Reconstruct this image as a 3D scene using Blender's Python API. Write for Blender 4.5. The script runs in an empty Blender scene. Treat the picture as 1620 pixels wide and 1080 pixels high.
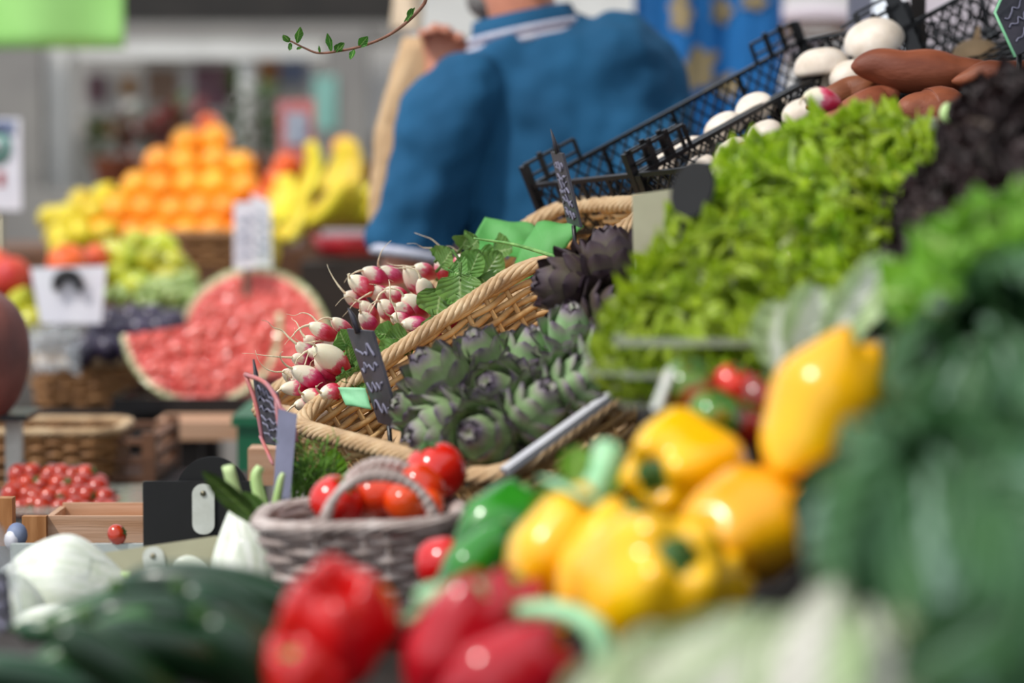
import bpy, math, random
import numpy as np
from mathutils import Vector, Matrix, Quaternion

# ------------------------------------------------------------------ camera, light, exposure
SC = bpy.context.scene
COL = SC.collection
CAM_LOC = Vector((0.0, 0.0, 1.25))
PITCH = math.radians(4.0)
FOCAL = 85.0
cam_d = bpy.data.cameras.new('camera')
cam = bpy.data.objects.new('camera', cam_d)
COL.objects.link(cam)
cam.location = CAM_LOC
cam.rotation_euler = (math.pi / 2 - PITCH, 0, 0)
cam_d.lens = FOCAL
cam_d.sensor_width = 36
cam_d.clip_start = 0.05
cam_d.dof.use_dof = True
cam_d.dof.focus_distance = 2.63
cam_d.dof.aperture_fstop = 2.6
cam_d.dof.aperture_blades = 0
SC.camera = cam

world = bpy.data.worlds.new('world')
SC.world = world
world.use_nodes = True
wn = world.node_tree
wn.nodes.clear()
w_out = wn.nodes.new('ShaderNodeOutputWorld')
w_bg = wn.nodes.new('ShaderNodeBackground')
w_bg.inputs['Color'].default_value = (0.86, 0.92, 1.0, 1)
w_bg.inputs['Strength'].default_value = 1.0
wn.links.new(w_bg.outputs[0], w_out.inputs[0])

sun_d = bpy.data.lights.new('sun', 'SUN')
sun = bpy.data.objects.new('sun', sun_d)
COL.objects.link(sun)
sun_d.energy = 2.6
sun_d.angle = math.radians(4)
sun_d.color = (1.0, 0.96, 0.9)
sun.rotation_euler = Vector((0.50, 0.34, -0.80)).to_track_quat('-Z', 'Y').to_euler()

SC.view_settings.view_transform = 'Standard'
SC.view_settings.look = 'None'
SC.view_settings.gamma = 1
SC.view_settings.exposure = 0.16
SC.view_settings.use_curve_mapping = False
SC.cycles.use_denoising = True
SC.cycles.max_bounces = 8
SC.cycles.transparent_max_bounces = 16
SC.cycles.caustics_reflective = False
SC.cycles.caustics_refractive = False

# ------------------------------------------------------------------ helpers
K = 36.0 / FOCAL / 1620.0
FWD = Vector((0, math.cos(PITCH), -math.sin(PITCH)))
UP = Vector((0, math.sin(PITCH), math.cos(PITCH)))
R3 = Vector((1, 0, 0))
PI = math.pi


def P(px, py, d):
    """a place in the market, from how far along the view it lies and where it shows"""
    return CAM_LOC + FWD * d + R3 * ((px - 810) * K * d) + UP * ((540 - py) * K * d)


def S(px, d):
    return px * K * d


def srgb(h):
    h = h.lstrip('#')
    c = [int(h[i:i + 2], 16) / 255 for i in (0, 2, 4)]
    return tuple(x / 12.92 if x <= 0.04045 else ((x + 0.055) / 1.055) ** 2.4 for x in c)


def new_mat(name):
    m = bpy.data.materials.new(name)
    m.use_nodes = True
    nt = m.node_tree
    b = nt.nodes['Principled BSDF']
    return m, nt, b


def add_noise(nt, vec, scale, detail=3, rough=0.55, dist=0.0):
    n = nt.nodes.new('ShaderNodeTexNoise')
    n.inputs['Scale'].default_value = scale
    n.inputs['Detail'].default_value = detail
    n.inputs['Roughness'].default_value = rough
    n.inputs['Distortion'].default_value = dist
    nt.links.new(vec, n.inputs['Vector'])
    return n.outputs['Fac']


def ramp(nt, fac, stops):
    r = nt.nodes.new('ShaderNodeValToRGB')
    e = r.color_ramp.elements
    while len(e) < len(stops):
        e.new(0.5)
    for i, (p, c) in enumerate(stops):
        e[i].position = p
        e[i].color = (*c, 1)
    nt.links.new(fac, r.inputs[0])
    return r.outputs[0]


def mapping(nt, kind='Object', scale=(1, 1, 1)):
    tc = nt.nodes.new('ShaderNodeTexCoord')
    mp = nt.nodes.new('ShaderNodeMapping')
    mp.inputs['Scale'].default_value = scale
    nt.links.new(tc.outputs[kind], mp.inputs[0])
    return mp.outputs[0]


def mixc(nt, fac, a, b, mode='MIX'):
    m = nt.nodes.new('ShaderNodeMix')
    m.data_type = 'RGBA'
    m.blend_type = mode
    if isinstance(fac, (int, float)):
        m.inputs[0].default_value = fac
    else:
        nt.links.new(fac, m.inputs[0])
    for s, v in ((6, a), (7, b)):
        if isinstance(v, tuple):
            m.inputs[s].default_value = (*v[:3], 1)
        else:
            nt.links.new(v, m.inputs[s])
    return m.outputs[2]


def math_n(nt, op, a, b=None, clamp=False):
    m = nt.nodes.new('ShaderNodeMath')
    m.operation = op
    m.use_clamp = clamp
    for i, v in enumerate((a, b)):
        if v is None:
            continue
        if isinstance(v, (int, float)):
            m.inputs[i].default_value = v
        else:
            nt.links.new(v, m.inputs[i])
    return m.outputs[0]


def sep(nt, vec):
    s = nt.nodes.new('ShaderNodeSeparateXYZ')
    nt.links.new(vec, s.inputs[0])
    return s.outputs


def bump(nt, b, h, strength, dist=0.002):
    bp = nt.nodes.new('ShaderNodeBump')
    bp.inputs['Strength'].default_value = strength
    bp.inputs['Distance'].default_value = dist
    nt.links.new(h, bp.inputs['Height'])
    nt.links.new(bp.outputs[0], b.inputs['Normal'])


def vary(nt, col, amt=0.12, hue=0.01):
    oi = nt.nodes.new('ShaderNodeObjectInfo')
    hs = nt.nodes.new('ShaderNodeHueSaturation')
    v = math_n(nt, 'MULTIPLY_ADD', oi.outputs['Random'], amt * 2)
    v.node.inputs[2].default_value = 1 - amt
    h = math_n(nt, 'MULTIPLY_ADD', oi.outputs['Random'], hue * 2)
    h.node.inputs[2].default_value = 0.5 - hue
    nt.links.new(v, hs.inputs['Value'])
    nt.links.new(h, hs.inputs['Hue'])
    nt.links.new(col, hs.inputs['Color'])
    return hs.outputs[0]


def pm(name, c1, c2=None, scale=20, rough=0.5, bmp=0.0, bscale=None, coat=0.0, sss=0.0, stretch=(1, 1, 1),
       metal=0.0, trans=0.0, spec=0.5, var=0.0, hue=0.0, bdist=0.002, detail=3, lo=0.35, hi=0.65, alpha=1.0):
    m, nt, b = new_mat(name)
    if isinstance(c1, str):
        c1 = srgb(c1)
    if isinstance(c2, str):
        c2 = srgb(c2)
    vec = mapping(nt, 'Object', stretch)
    if c2 is None:
        c2 = tuple(x * 0.8 for x in c1)
    col = ramp(nt, add_noise(nt, vec, scale, detail), [(lo, c1), (hi, c2)])
    if var or hue:
        col = vary(nt, col, var, hue)
    nt.links.new(col, b.inputs['Base Color'])
    b.inputs['Roughness'].default_value = rough
    b.inputs['Metallic'].default_value = metal
    b.inputs['Coat Weight'].default_value = coat
    b.inputs['Coat Roughness'].default_value = 0.15
    b.inputs['Specular IOR Level'].default_value = spec
    if sss:
        b.inputs['Subsurface Weight'].default_value = sss
        b.inputs['Subsurface Radius'].default_value = (0.01, 0.006, 0.003)
        b.inputs['Subsurface Scale'].default_value = 0.5
    if trans:
        b.inputs['Transmission Weight'].default_value = trans
    b.inputs['Alpha'].default_value = alpha
    if bmp:
        bump(nt, b, add_noise(nt, vec, bscale or scale * 4, 4), bmp, bdist)
    return m


def leaf_mat(name, base, rib, edge, rough=0.45, trans=0.35, vein=14, ribw=0.06, var=0.12, bmp=0.5, blotch=18, tipc=None, coat=0.0, vmix=0.45):
    """thin leaf: uv.x runs across, uv.y from stalk to tip; light passes through it"""
    m, nt, b = new_mat(name)
    base, rib, edge = (srgb(c) if isinstance(c, str) else c for c in (base, rib, edge))
    uv = mapping(nt, 'UV')
    x, y, z = sep(nt, uv)
    ax = math_n(nt, 'ABSOLUTE', math_n(nt, 'SUBTRACT', x, 0.5))
    obj = mapping(nt, 'Object')
    n = add_noise(nt, obj, blotch, 3)
    col = mixc(nt, ramp(nt, n, [(0.35, (0, 0, 0)), (0.65, (1, 1, 1))]), base, edge)
    if tipc:
        tipc = srgb(tipc) if isinstance(tipc, str) else tipc
        col = mixc(nt, ramp(nt, y, [(0.45, (0, 0, 0)), (0.95, (1, 1, 1))]), col, tipc)
    # side veins: slanted stripes mirrored about the midrib
    sl = math_n(nt, 'SUBTRACT', y, math_n(nt, 'MULTIPLY', ax, 0.6))
    sn = math_n(nt, 'ABSOLUTE', math_n(nt, 'SINE', math_n(nt, 'MULTIPLY', sl, vein * PI)))
    vmask = ramp(nt, sn, [(0.0, (1, 1, 1)), (0.16, (0, 0, 0))])
    col = mixc(nt, math_n(nt, 'MULTIPLY', vmask, vmix), col, rib)
    rmask = ramp(nt, ax, [(ribw * 0.5, (1, 1, 1)), (ribw, (0, 0, 0))])
    col = mixc(nt, rmask, col, rib)
    if var:
        col = vary(nt, col, var, 0.008)
    nt.links.new(col, b.inputs['Base Color'])
    b.inputs['Roughness'].default_value = rough
    b.inputs['Coat Weight'].default_value = coat
    bump(nt, b, math_n(nt, 'ADD', sn, n), bmp, 0.002)
    if trans:
        tl = nt.nodes.new('ShaderNodeBsdfTranslucent')
        mx = nt.nodes.new('ShaderNodeMixShader')
        mx.inputs[0].default_value = trans
        nt.links.new(col, tl.inputs[0])
        nt.links.new(b.outputs[0], mx.inputs[1])
        nt.links.new(tl.outputs[0], mx.inputs[2])
        nt.links.new(mx.outputs[0], nt.nodes['Material Output'].inputs[0])
    return m


class MB:
    """collects shapes into one mesh"""

    def __init__(self):
        self.v, self.f, self.uv, self.mi = [], [], [], []
        self.mat = 0

    def add(self, vs, fs, uvs=None):
        o = len(self.v)
        self.v.extend([tuple(p) for p in vs])
        self.uv.extend(uvs if uvs is not None else [(0.5, 0.5)] * len(vs))
        for f in fs:
            self.f.append(tuple(i + o for i in f))
            self.mi.append(self.mat)
        return self

    def box(self, c, s, rot=None):
        c = Vector(c)
        vs = []
        for x in (-1, 1):
            for y in (-1, 1):
                for z in (-1, 1):
                    p = Vector((x * s[0] / 2, y * s[1] / 2, z * s[2] / 2))
                    vs.append((rot @ p if rot else p) + c)
        return self.add(vs, [(0, 1, 3, 2), (4, 6, 7, 5), (0, 4, 5, 1), (2, 3, 7, 6), (0, 2, 6, 4), (1, 5, 7, 3)])

    def bar(self, a, b, w, t, up=(0, 0, 1)):
        a, b = Vector(a), Vector(b)
        d = b - a
        L = d.length
        z = d.normalized()
        u = Vector(up)
        x = u.cross(z)
        if x.length < 1e-4:
            x = Vector((1, 0, 0)).cross(z)
        x.normalize()
        y = z.cross(x)
        return self.box((a + b) / 2, (w, t, L), Matrix((x, y, z)).transposed())

    def tube(self, pts, rad, n=8, sx=1.0, caps=True, flat=1.0):
        pts = [Vector(p) for p in pts]
        m = len(pts)
        if isinstance(rad, (int, float)):
            rad = [rad] * m
        tg = []
        for i in range(m):
            a = pts[max(0, i - 1)]
            b = pts[min(m - 1, i + 1)]
            t = (b - a)
            tg.append(t.normalized() if t.length > 1e-9 else Vector((0, 0, 1)))
        ref = Vector((0, 0, 1)) if abs(tg[0].z) < 0.9 else Vector((1, 0, 0))
        x = ref.cross(tg[0]).normalized()
        vs, uvs = [], []
        for i in range(m):
            x = (x - tg[i] * x.dot(tg[i]))
            x = x.normalized() if x.length > 1e-6 else Vector((1, 0, 0))
            y = tg[i].cross(x)
            for k in range(n):
                a = 2 * PI * k / n
                vs.append(pts[i] + (x * math.cos(a) + y * math.sin(a) * flat) * rad[i])
                uvs.append((k / n, i / max(1, m - 1)))
        fs = []
        for i in range(m - 1):
            for k in range(n):
                k2 = (k + 1) % n
                fs.append((i * n + k, i * n + k2, (i + 1) * n + k2, (i + 1) * n + k))
        if caps:
            fs.append(tuple(range(n - 1, -1, -1)))
            fs.append(tuple((m - 1) * n + k for k in range(n)))
        return self.add(vs, fs, uvs)

    def rev(self, prof, n=24, fn=None, mtx=None):
        """turned shape: prof = [(r, z)], fn(theta, t) -> (radius factor, dz)"""
        vs, uvs = [], []
        m = len(prof)
        for i, (r, z) in enumerate(prof):
            t = i / (m - 1)
            for k in range(n):
                a = 2 * PI * k / n
                f, dz = fn(a, t) if fn else (1, 0)
                p = Vector((r * f * math.cos(a), r * f * math.sin(a), z + dz))
                vs.append(mtx @ p if mtx else p)
                uvs.append((k / n, t))
        fs = []
        for i in range(m - 1):
            for k in range(n):
                k2 = (k + 1) % n
                fs.append((i * n + k, i * n + k2, (i + 1) * n + k2, (i + 1) * n + k))
        fs.append(tuple(range(n - 1, -1, -1)))
        fs.append(tuple((m - 1) * n + k for k in range(n)))
        return self.add(vs, fs, uvs)

    def grid(self, nu, nv, fn, mtx=None):
        vs, uvs = [], []
        for j in range(nv + 1):
            for i in range(nu + 1):
                u, v = i / nu, j / nv
                p = Vector(fn(u, v))
                vs.append(mtx @ p if mtx else p)
                uvs.append((u, v))
        fs = []
        w = nu + 1
        for j in range(nv):
            for i in range(nu):
                fs.append((j * w + i, j * w + i + 1, (j + 1) * w + i + 1, (j + 1) * w + i))
        return self.add(vs, fs, uvs)

    def ball(self, c, r, n=16, m=10, mtx=None):
        c = Vector(c)
        r = (r, r, r) if isinstance(r, (int, float)) else r
        T = Matrix.Translation(c) @ (mtx or Matrix.Identity(4)) @ Matrix.Diagonal((*r, 1))
        prof = [(max(1e-3, math.sin(PI * i / m)), -math.cos(PI * i / m)) for i in range(m + 1)]
        return self.rev(prof, n, None, T)

    def mesh(self, name, mats, smooth=True):
        me = bpy.data.meshes.new(name)
        me.from_pydata(self.v, [], self.f)
        if not isinstance(mats, (list, tuple)):
            mats = [mats]
        for mt in mats:
            me.materials.append(mt)
        nl = len(me.loops)
        li = np.empty(nl, dtype=np.int32)
        me.loops.foreach_get('vertex_index', li)
        uva = np.array(self.uv, dtype=np.float32)[li]
        ul = me.uv_layers.new(name='UVMap')
        ul.data.foreach_set('uv', uva.ravel())
        me.polygons.foreach_set('material_index', np.array(self.mi, dtype=np.int32))
        if smooth:
            me.polygons.foreach_set('use_smooth', np.ones(len(me.polygons), dtype=bool))
        me.update()
        return me


def frame(loc, axis=(0, 0, 1), roll=0.0, scale=1.0):
    q = Vector(axis).normalized().to_track_quat('Z', 'Y')
    M = Matrix.Translation(Vector(loc)) @ q.to_matrix().to_4x4() @ Matrix.Rotation(roll, 4, 'Z')
    s = (scale, scale, scale) if isinstance(scale, (int, float)) else scale
    return M @ Matrix.Diagonal((*s, 1))


def thing(name, label, cat, mesh, M=None, kids=(), group=None, kind=None, mods=()):
    """a top-level object (mesh, or an Empty where mesh is None) with its parts:
    kids = [(name, mesh, label or None, [sub-parts], local matrix or None)]"""
    o = bpy.data.objects.new(name, mesh)
    COL.objects.link(o)
    if M is not None:
        o.matrix_world = M
    if label:
        o['label'] = label
        o['category'] = cat
    if group:
        o['group'] = group
    if kind:
        o['kind'] = kind
    for md in mods:
        md(o)
    hang(o, kids)
    return o


def hang(o, kids):
    for k in kids:
        nm, me = k[0], k[1]
        c = bpy.data.objects.new(nm, me)
        COL.objects.link(c)
        c.parent = o
        if len(k) > 2 and k[2]:
            c['label'] = k[2]
        if len(k) > 4 and k[4] is not None:
            c.matrix_local = k[4]
        if len(k) > 3 and k[3]:
            hang(c, k[3])


def struct(name, mb, mat, M=None, smooth=False):
    return thing(name, None, None, mb.mesh(name, mat, smooth), M, kind='structure')


def D(dx, dy, away=0.0):
    return (R3 * dx + UP * dy + FWD * away).normalized()


# ------------------------------------------------------------------ materials
def radish_mat():
    m, nt, b = new_mat('radish_skin')
    v = mapping(nt, 'Object')
    x, y, z = sep(nt, v)
    n = add_noise(nt, mapping(nt, 'Object', (1, 1, 0.35)), 260, 4, 0.7)
    big = add_noise(nt, v, 60, 2)
    f = math_n(nt, 'ADD', math_n(nt, 'MULTIPLY', z, 1 / 0.045), math_n(nt, 'MULTIPLY', math_n(nt, 'SUBTRACT', n, 0.5), 0.45))
    f = math_n(nt, 'ADD', f, math_n(nt, 'MULTIPLY', math_n(nt, 'SUBTRACT', big, 0.5), 0.5))
    col = ramp(nt, f, [(0.0, srgb('a80f35')), (0.44, srgb('c41f4c')), (0.61, srgb('dc6a88')), (0.71, srgb('e8dfca')), (1.0, srgb('e2d8be'))])
    col = vary(nt, col, 0.08, 0.012)
    nt.links.new(col, b.inputs['Base Color'])
    b.inputs['Roughness'].default_value = 0.32
    b.inputs['Subsurface Weight'].default_value = 0.12
    b.inputs['Subsurface Scale'].default_value = 0.01
    bump(nt, b, n, 0.2, 0.001)
    return m


def melon_mat():
    m, nt, b = new_mat('melon_flesh')
    v = mapping(nt, 'Object')
    ln = nt.nodes.new('ShaderNodeVectorMath')
    ln.operation = 'LENGTH'
    nt.links.new(v, ln.inputs[0])
    r = math_n(nt, 'MULTIPLY', ln.outputs['Value'], 1 / 0.15)
    n = add_noise(nt, v, 24, 5)
    rr = math_n(nt, 'ADD', r, math_n(nt, 'MULTIPLY', math_n(nt, 'SUBTRACT', n, 0.5), 0.06))
    flesh = ramp(nt, add_noise(nt, v, 40, 4), [(0.35, srgb('ec4238')), (0.65, srgb('f46c5c'))])
    rim = ramp(nt, rr, [(0.88, (0, 0, 0)), (0.93, (1, 1, 1))])
    col = mixc(nt, rim, flesh, ramp(nt, rr, [(0.90, srgb('efb59a')), (0.945, srgb('eee7b8')), (0.975, srgb('dfe0a4')), (1.0, srgb('7f9a4a'))]))
    nt.links.new(col, b.inputs['Base Color'])
    b.inputs['Roughness'].default_value = 0.35
    b.inputs['Coat Weight'].default_value = 1.0
    b.inputs['Coat Roughness'].default_value = 0.12
    bump(nt, b, add_noise(nt, v, 38, 2, 0.6), 1.0, 0.026)
    nt.links.new(b.inputs['Normal'].links[0].from_socket, b.inputs['Coat Normal'])
    return m


def wicker_mat(name, c1, c2, c3):
    m, nt, b = new_mat(name)
    v = mapping(nt, 'Object')
    n = add_noise(nt, v, 35, 4)
    n2 = add_noise(nt, v, 260, 3)
    col = ramp(nt, n, [(0.3, srgb(c1)), (0.5, srgb(c2)), (0.72, srgb(c3))])
    col = mixc(nt, math_n(nt, 'MULTIPLY', n2, 0.5), col, srgb(c3))
    nt.links.new(col, b.inputs['Base Color'])
    b.inputs['Roughness'].default_value = 0.55
    bump(nt, b, n2, 0.4, 0.001)
    return m


def artichoke_mat(name='artichoke_bract', cs=('a3b98e', '84a06c', '8c8c7c', '76667a')):
    m, nt, b = new_mat(name)
    uv = mapping(nt, 'UV')
    x, y, z = sep(nt, uv)
    n = add_noise(nt, mapping(nt, 'Object'), 45, 4)
    f = math_n(nt, 'ADD', y, math_n(nt, 'MULTIPLY', math_n(nt, 'SUBTRACT', n, 0.5), 0.9))
    col = ramp(nt, f, [(p, srgb(c)) for p, c in zip((0.1, 0.5, 0.78, 1.0), cs)])
    col = vary(nt, col, 0.2, 0.02)
    nt.links.new(col, b.inputs['Base Color'])
    b.inputs['Roughness'].default_value = 0.5
    bump(nt, b, add_noise(nt, mapping(nt, 'UV', (14, 1, 1)), 8, 3), 0.3, 0.001)
    return m


M_ = {}
M_['radish'] = radish_mat()
M_['root'] = pm('radish_root', 'e6dcc0', 'cdb894', 300, 0.5)
M_['radleaf'] = leaf_mat('radish_leaf', '5e8c40', '9dba78', '7aa352', 0.4, 0.3, 8, 0.035, vmix=0.14)
M_['melon'] = melon_mat()
M_['rind'] = pm('melon_rind', '2f5a24', '86a65a', 18, 0.35, stretch=(1, 1, 0.2))
M_['wick_gold'] = wicker_mat('golden_wicker', '9a6c3a', 'c79a5e', 'dcb984')
M_['wick_rim'] = wicker_mat('straw_rim', '8c6a48', 'b8946a', 'd2b892')
M_['wick_brown'] = wicker_mat('brown_wicker', '5e3a1c', '8c5e32', 'a87a4a')
M_['wick_grey'] = wicker_mat('grey_wicker', '6a544c', 'a08c84', 'd8ccc6')
M_['arti'] = artichoke_mat()
M_['arti_shaded'] = artichoke_mat('shaded_artichoke_bract', ('5e5a4a', '54483f', '4a3a40', '3a2c36'))  # brown-purple copy of the bracts with shade put into the colour
M_['arti_stem'] = pm('artichoke_stem', '7d8f5e', '5f6e48', 60, 0.6, 0.2)
M_['yellow'] = pm('yellow_pepper_skin', 'f9bf08', 'f2aa04', 9, 0.26, 0.06, 14, coat=0.35, sss=0.08, var=0.04, hue=0.006, bdist=0.004)
M_['red'] = pm('red_pepper_skin', 'b80a1c', '98061a', 9, 0.2, 0.06, 14, coat=0.4, sss=0.05, var=0.06, bdist=0.004)
M_['redo'] = pm('bright_red_pepper_skin', 'cf1c14', 'b80c18', 9, 0.22, 0.06, 14, coat=0.4, sss=0.05, bdist=0.004)
M_['green'] = pm('green_pepper_skin', '2f8a1e', '176018', 12, 0.2, 0.06, 14, coat=0.4, bdist=0.004)
M_['pstem'] = pm('pepper_stem', '7fae5c', '4f8434', 70, 0.5, 0.2)
M_['palestem'] = pm('pale_pepper_stem', 'a9d8a8', '7fc08a', 60, 0.5, 0.2)
M_['darkstem'] = pm('dark_stem', '3d6a1c', '2a4d14', 60, 0.55, 0.2)
M_['tomato'] = pm('tomato_skin', 'e23a16', 'd02a10', 10, 0.16, coat=0.5, sss=0.05, var=0.05, hue=0.006)
M_['orangetom'] = pm('orange_tomato_skin', 'ee5a1a', 'e2400f', 10, 0.16, coat=0.5, sss=0.05)
M_['heirloom'] = pm('mottled_tomato_skin', '4c7a1c', 'a8321c', 22, 0.18, coat=0.5, lo=0.45, hi=0.6, var=0.1, hue=0.03)
M_['darktom'] = pm('dark_tomato_skin', '8e1a12', '4a2a10', 22, 0.18, coat=0.5, lo=0.45, hi=0.6)
M_['calyx'] = pm('calyx', '3f6b24', '2c4d1a', 80, 0.6)
M_['cuke'] = pm('cucumber_skin', '17421f', '0c2a14', 26, 0.3, 0.35, 120, coat=0.15, stretch=(1, 1, 0.25), var=0.15, hue=0.012)
M_['cuke2'] = pm('courgette_skin', '3b6b2a', '1d4a1f', 60, 0.32, 0.3, 120, coat=0.15, stretch=(1, 1, 0.15), var=0.1)
M_['fennel'] = pm('fennel_flesh', 'e6e8dc', 'c2ccb2', 110, 0.35, 0.5, 150, sss=0.08, stretch=(1, 1, 0.08), bdist=0.002, lo=0.4, hi=0.75)
M_['fennelg'] = pm('fennel_stalk', 'c9dda0', '8fb860', 40, 0.4, 0.3, 160, stretch=(1, 1, 0.1))
M_['frond'] = pm('fennel_frond', '6d9a34', '4c7a22', 60, 0.6)
M_['lettuce'] = leaf_mat('green_lettuce', 'a0bc1c', 'd8e2a0', '7aa612', 0.38, 0.42, 9, 0.05, 0.14, 0.8, 30, tipc='b2cc2c', coat=0.1)
M_['lettuce2'] = leaf_mat('bright_lettuce', '86b838', 'c0dc80', '6aa428', 0.4, 0.35, 9, 0.05, 0.1, 0.8, 30)
M_['purple'] = leaf_mat('dark_red_lettuce', '2a1416', '4a3a30', '1a0e0e', 0.6, 0.12, 9, 0.05, 0.2, 0.9, 30)
M_['pale'] = leaf_mat('pale_cabbage_leaf', 'd2e2b0', 'f2f5e6', 'b4d090', 0.4, 0.3, 12, 0.22, 0.06, 0.9, 24)
M_['napa'] = leaf_mat('white_cabbage_leaf', 'c6ccae', 'dad6ca', 'a0b880', 0.4, 0.25, 12, 0.3, 0.05, 0.8, 20)
M_['savoy'] = leaf_mat('savoy_leaf', '4a7440', '8aa894', '47704c', 0.42, 0.15, 16, 0.05, 0.12, 1.0, 26)
M_['mush'] = pm('mushroom_cap', 'f2e6d8', 'd8c8b6', 30, 0.6, 0.15, 200, sss=0.1, var=0.05)
M_['mushstem'] = pm('mushroom_stem', 'e2d8c6', 'c0ae94', 60, 0.7, 0.3)
M_['sweet'] = pm('sweet_potato_skin', '9a5636', '743a22', 24, 0.6, 0.6, 130, stretch=(1, 1, 0.4), var=0.1, hue=0.008)
M_['black'] = pm('black_plastic', '0b0b0d', '131316', 40, 0.35, 0.1, 300)
M_['slate'] = pm('slate_board', '26262e', '3a3640', 30, 0.5, 0.1, 200)
M_['matblack'] = pm('matt_black_card', '0a0a0b', '0e0e10', 30, 0.8)
M_['chalk'] = pm('chalk', '807e90', '6a687a', 200, 0.9)
M_['beige'] = pm('beige_card', 'b0ac90', 'a6a186', 20, 0.55)
M_['clip'] = pm('clip_plastic', 'd2d4cc', 'c4c6bc', 60, 0.4)
M_['metal'] = pm('rivet_metal', '8a8470', '6a6656', 60, 0.35, metal=0.9)
M_['tissue'] = leaf_mat('green_tissue_paper', '86d080', '86d080', '6cc464', 0.6, 0.5, 3, 0.01, 0.0, 0.1, 12)
M_['mintcard'] = pm('mint_card', '8fd0a0', '7cc490', 30, 0.6)
M_['wood'] = pm('pine_wood', 'c9a286', 'b48866', 14, 0.6, 0.2, 90, stretch=(0.3, 6, 6))
M_['woodend'] = pm('pine_block', 'b98250', '96602f', 24, 0.6, 0.2, 90, stretch=(3, 1, 0.5))
M_['greycard'] = pm('grey_board', 'aeb4b0', 'a2a8a6', 30, 0.7)
M_['liner'] = pm('pale_grey_liner', 'cacace', 'bcbcc2', 30, 0.5)
M_['darkwood'] = pm('dark_stained_board', '2c221c', '1e1713', 12, 0.7, 0.2, 60)
M_['brownwood'] = pm('brown_crate_wood', '7a5238', '5a3a26', 12, 0.7, 0.2, 60, stretch=(0.4, 4, 4))
M_['shirt'] = pm('blue_polo_knit', '235a80', '1e4f72', 8, 0.85, 0.3, 900, spec=0.2, bdist=0.0008)
M_['shirtwhite'] = pm('white_knit_trim', 'cfd0dc', 'b8b9cc', 60, 0.85, 0.2, 600)
M_['shirtnavy'] = pm('dusky_knit_trim', '6a5f72', '5c5266', 60, 0.85)
M_['skin'] = pm('skin', 'c98468', 'bb7458', 30, 0.5, 0.1, 160, sss=0.15)
M_['hair'] = pm('grey_hair', '8a8682', '5e5a58', 200, 0.7, 0.8, 300, stretch=(1, 1, 0.2))
M_['trouser'] = pm('dark_trousers', '23262e', '1b1d24', 30, 0.85)
M_['leather'] = pm('brown_shoe_leather', '3a261a', '2a1b12', 30, 0.45)
M_['kraft'] = pm('brown_paper', 'cfae86', 'bf9c74', 14, 0.75, 0.5, 30, bdist=0.01)
M_['paper'] = pm('cream_paper', 'f0dcc0', 'e6d0b2', 14, 0.7, 0.3, 30)
M_['twig'] = pm('twig_bark', '8a5a48', '6e4a34', 120, 0.6, 0.3)
M_['twigleaf'] = leaf_mat('small_vine_leaf', '3f7a2a', '8ab060', '5a8a34', 0.4, 0.3, 6, 0.06)
M_['orange'] = pm('orange_peel', 'ffb02c', 'fa9a1a', 12, 0.4, 0.3, 300, var=0.06, hue=0.012)
M_['deeporange'] = pm('blood_orange_peel', 'e8641c', 'd95410', 12, 0.4, 0.3, 300, var=0.06)
M_['lemon'] = pm('lemon_peel', 'ecd02a', 'd8c420', 12, 0.38, 0.3, 260, var=0.06, hue=0.01)
M_['banana'] = pm('banana_peel', 'e8cc2a', 'b8b41e', 10, 0.45, var=0.08, hue=0.02, lo=0.4, hi=0.75)
M_['bananatip'] = pm('banana_tip', '6e5a24', '4a3c18', 60, 0.7)
M_['pear'] = pm('yellow_green_pear', 'cfc832', 'a8b022', 14, 0.35, coat=0.2, var=0.08, hue=0.02)
M_['peach'] = pm('peach_skin', 'ea6a2c', 'c42a2c', 9, 0.5, var=0.05)
M_['grape'] = pm('green_grape', 'a4b86a', '8ea456', 20, 0.15, coat=0.5, sss=0.2)
M_['plum'] = pm('dark_plum_skin', '2c2238', '453c54', 18, 0.35, coat=0.2, var=0.15)
M_['squash'] = pm('reddish_brown_squash_skin', '8e564c', '663a34', 10, 0.55, 0.3, 60)
M_['whitecard'] = pm('white_card', 'efedf2', 'e4e2ea', 20, 0.5)
M_['ink'] = pm('black_ink', '0a0a0e', '121216', 20, 0.6)
M_['coral'] = pm('coral_plastic', 'c0665c', 'a4707a', 30, 0.35)
M_['lilac'] = pm('lilac_grey_plastic', '64647a', '545468', 20, 0.35)
M_['bluegrey'] = pm('blue_grey_print', '7a8aa6', 'a8b0c0', 30, 0.5)
M_['reddish'] = pm('red_enamel', 'b01226', '960c1e', 20, 0.3, coat=0.4)
M_['white_tray'] = pm('pale_tray', 'b8aeb2', 'a89ea4', 20, 0.4)
M_['banner'] = pm('lime_green_banner', 'a6e080', '9cd876', 5, 0.7)
M_['bluecloth'] = pm('blue_cloth', '1068aa', '0c5894', 5, 0.85)
M_['gold'] = pm('gold_thread', '9c8a66', '84744e', 20, 0.7)
M_['wallgrey'] = pm('pale_painted_panel', 'dedcd8', 'd2d0cc', 3, 0.7)
M_['wallpink'] = pm('pinkish_white_plaster', 'd8ccd2', 'c8bcc2', 3, 0.8)
M_['walldark'] = pm('dark_fascia', '1e1a16', '2e2924', 3, 0.7)
M_['walllow'] = pm('grey_stall_cloth', 'a8a29c', '98928c', 3, 0.8)
M_['column'] = pm('grey_column_paint', '8c8882', '807c78', 3, 0.7)
M_['brown_pic'] = pm('brown_print', '7a5c48', '8e7462', 14, 0.6)
M_['plum_pic'] = pm('plum_print', '6a4052', '8a6a70', 14, 0.6)
M_['orange_pic'] = pm('orange_print', 'a8683a', 'b8884a', 14, 0.6)
M_['blue_pic'] = pm('blue_print', '5a6a92', '8a94ac', 14, 0.6)
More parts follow.
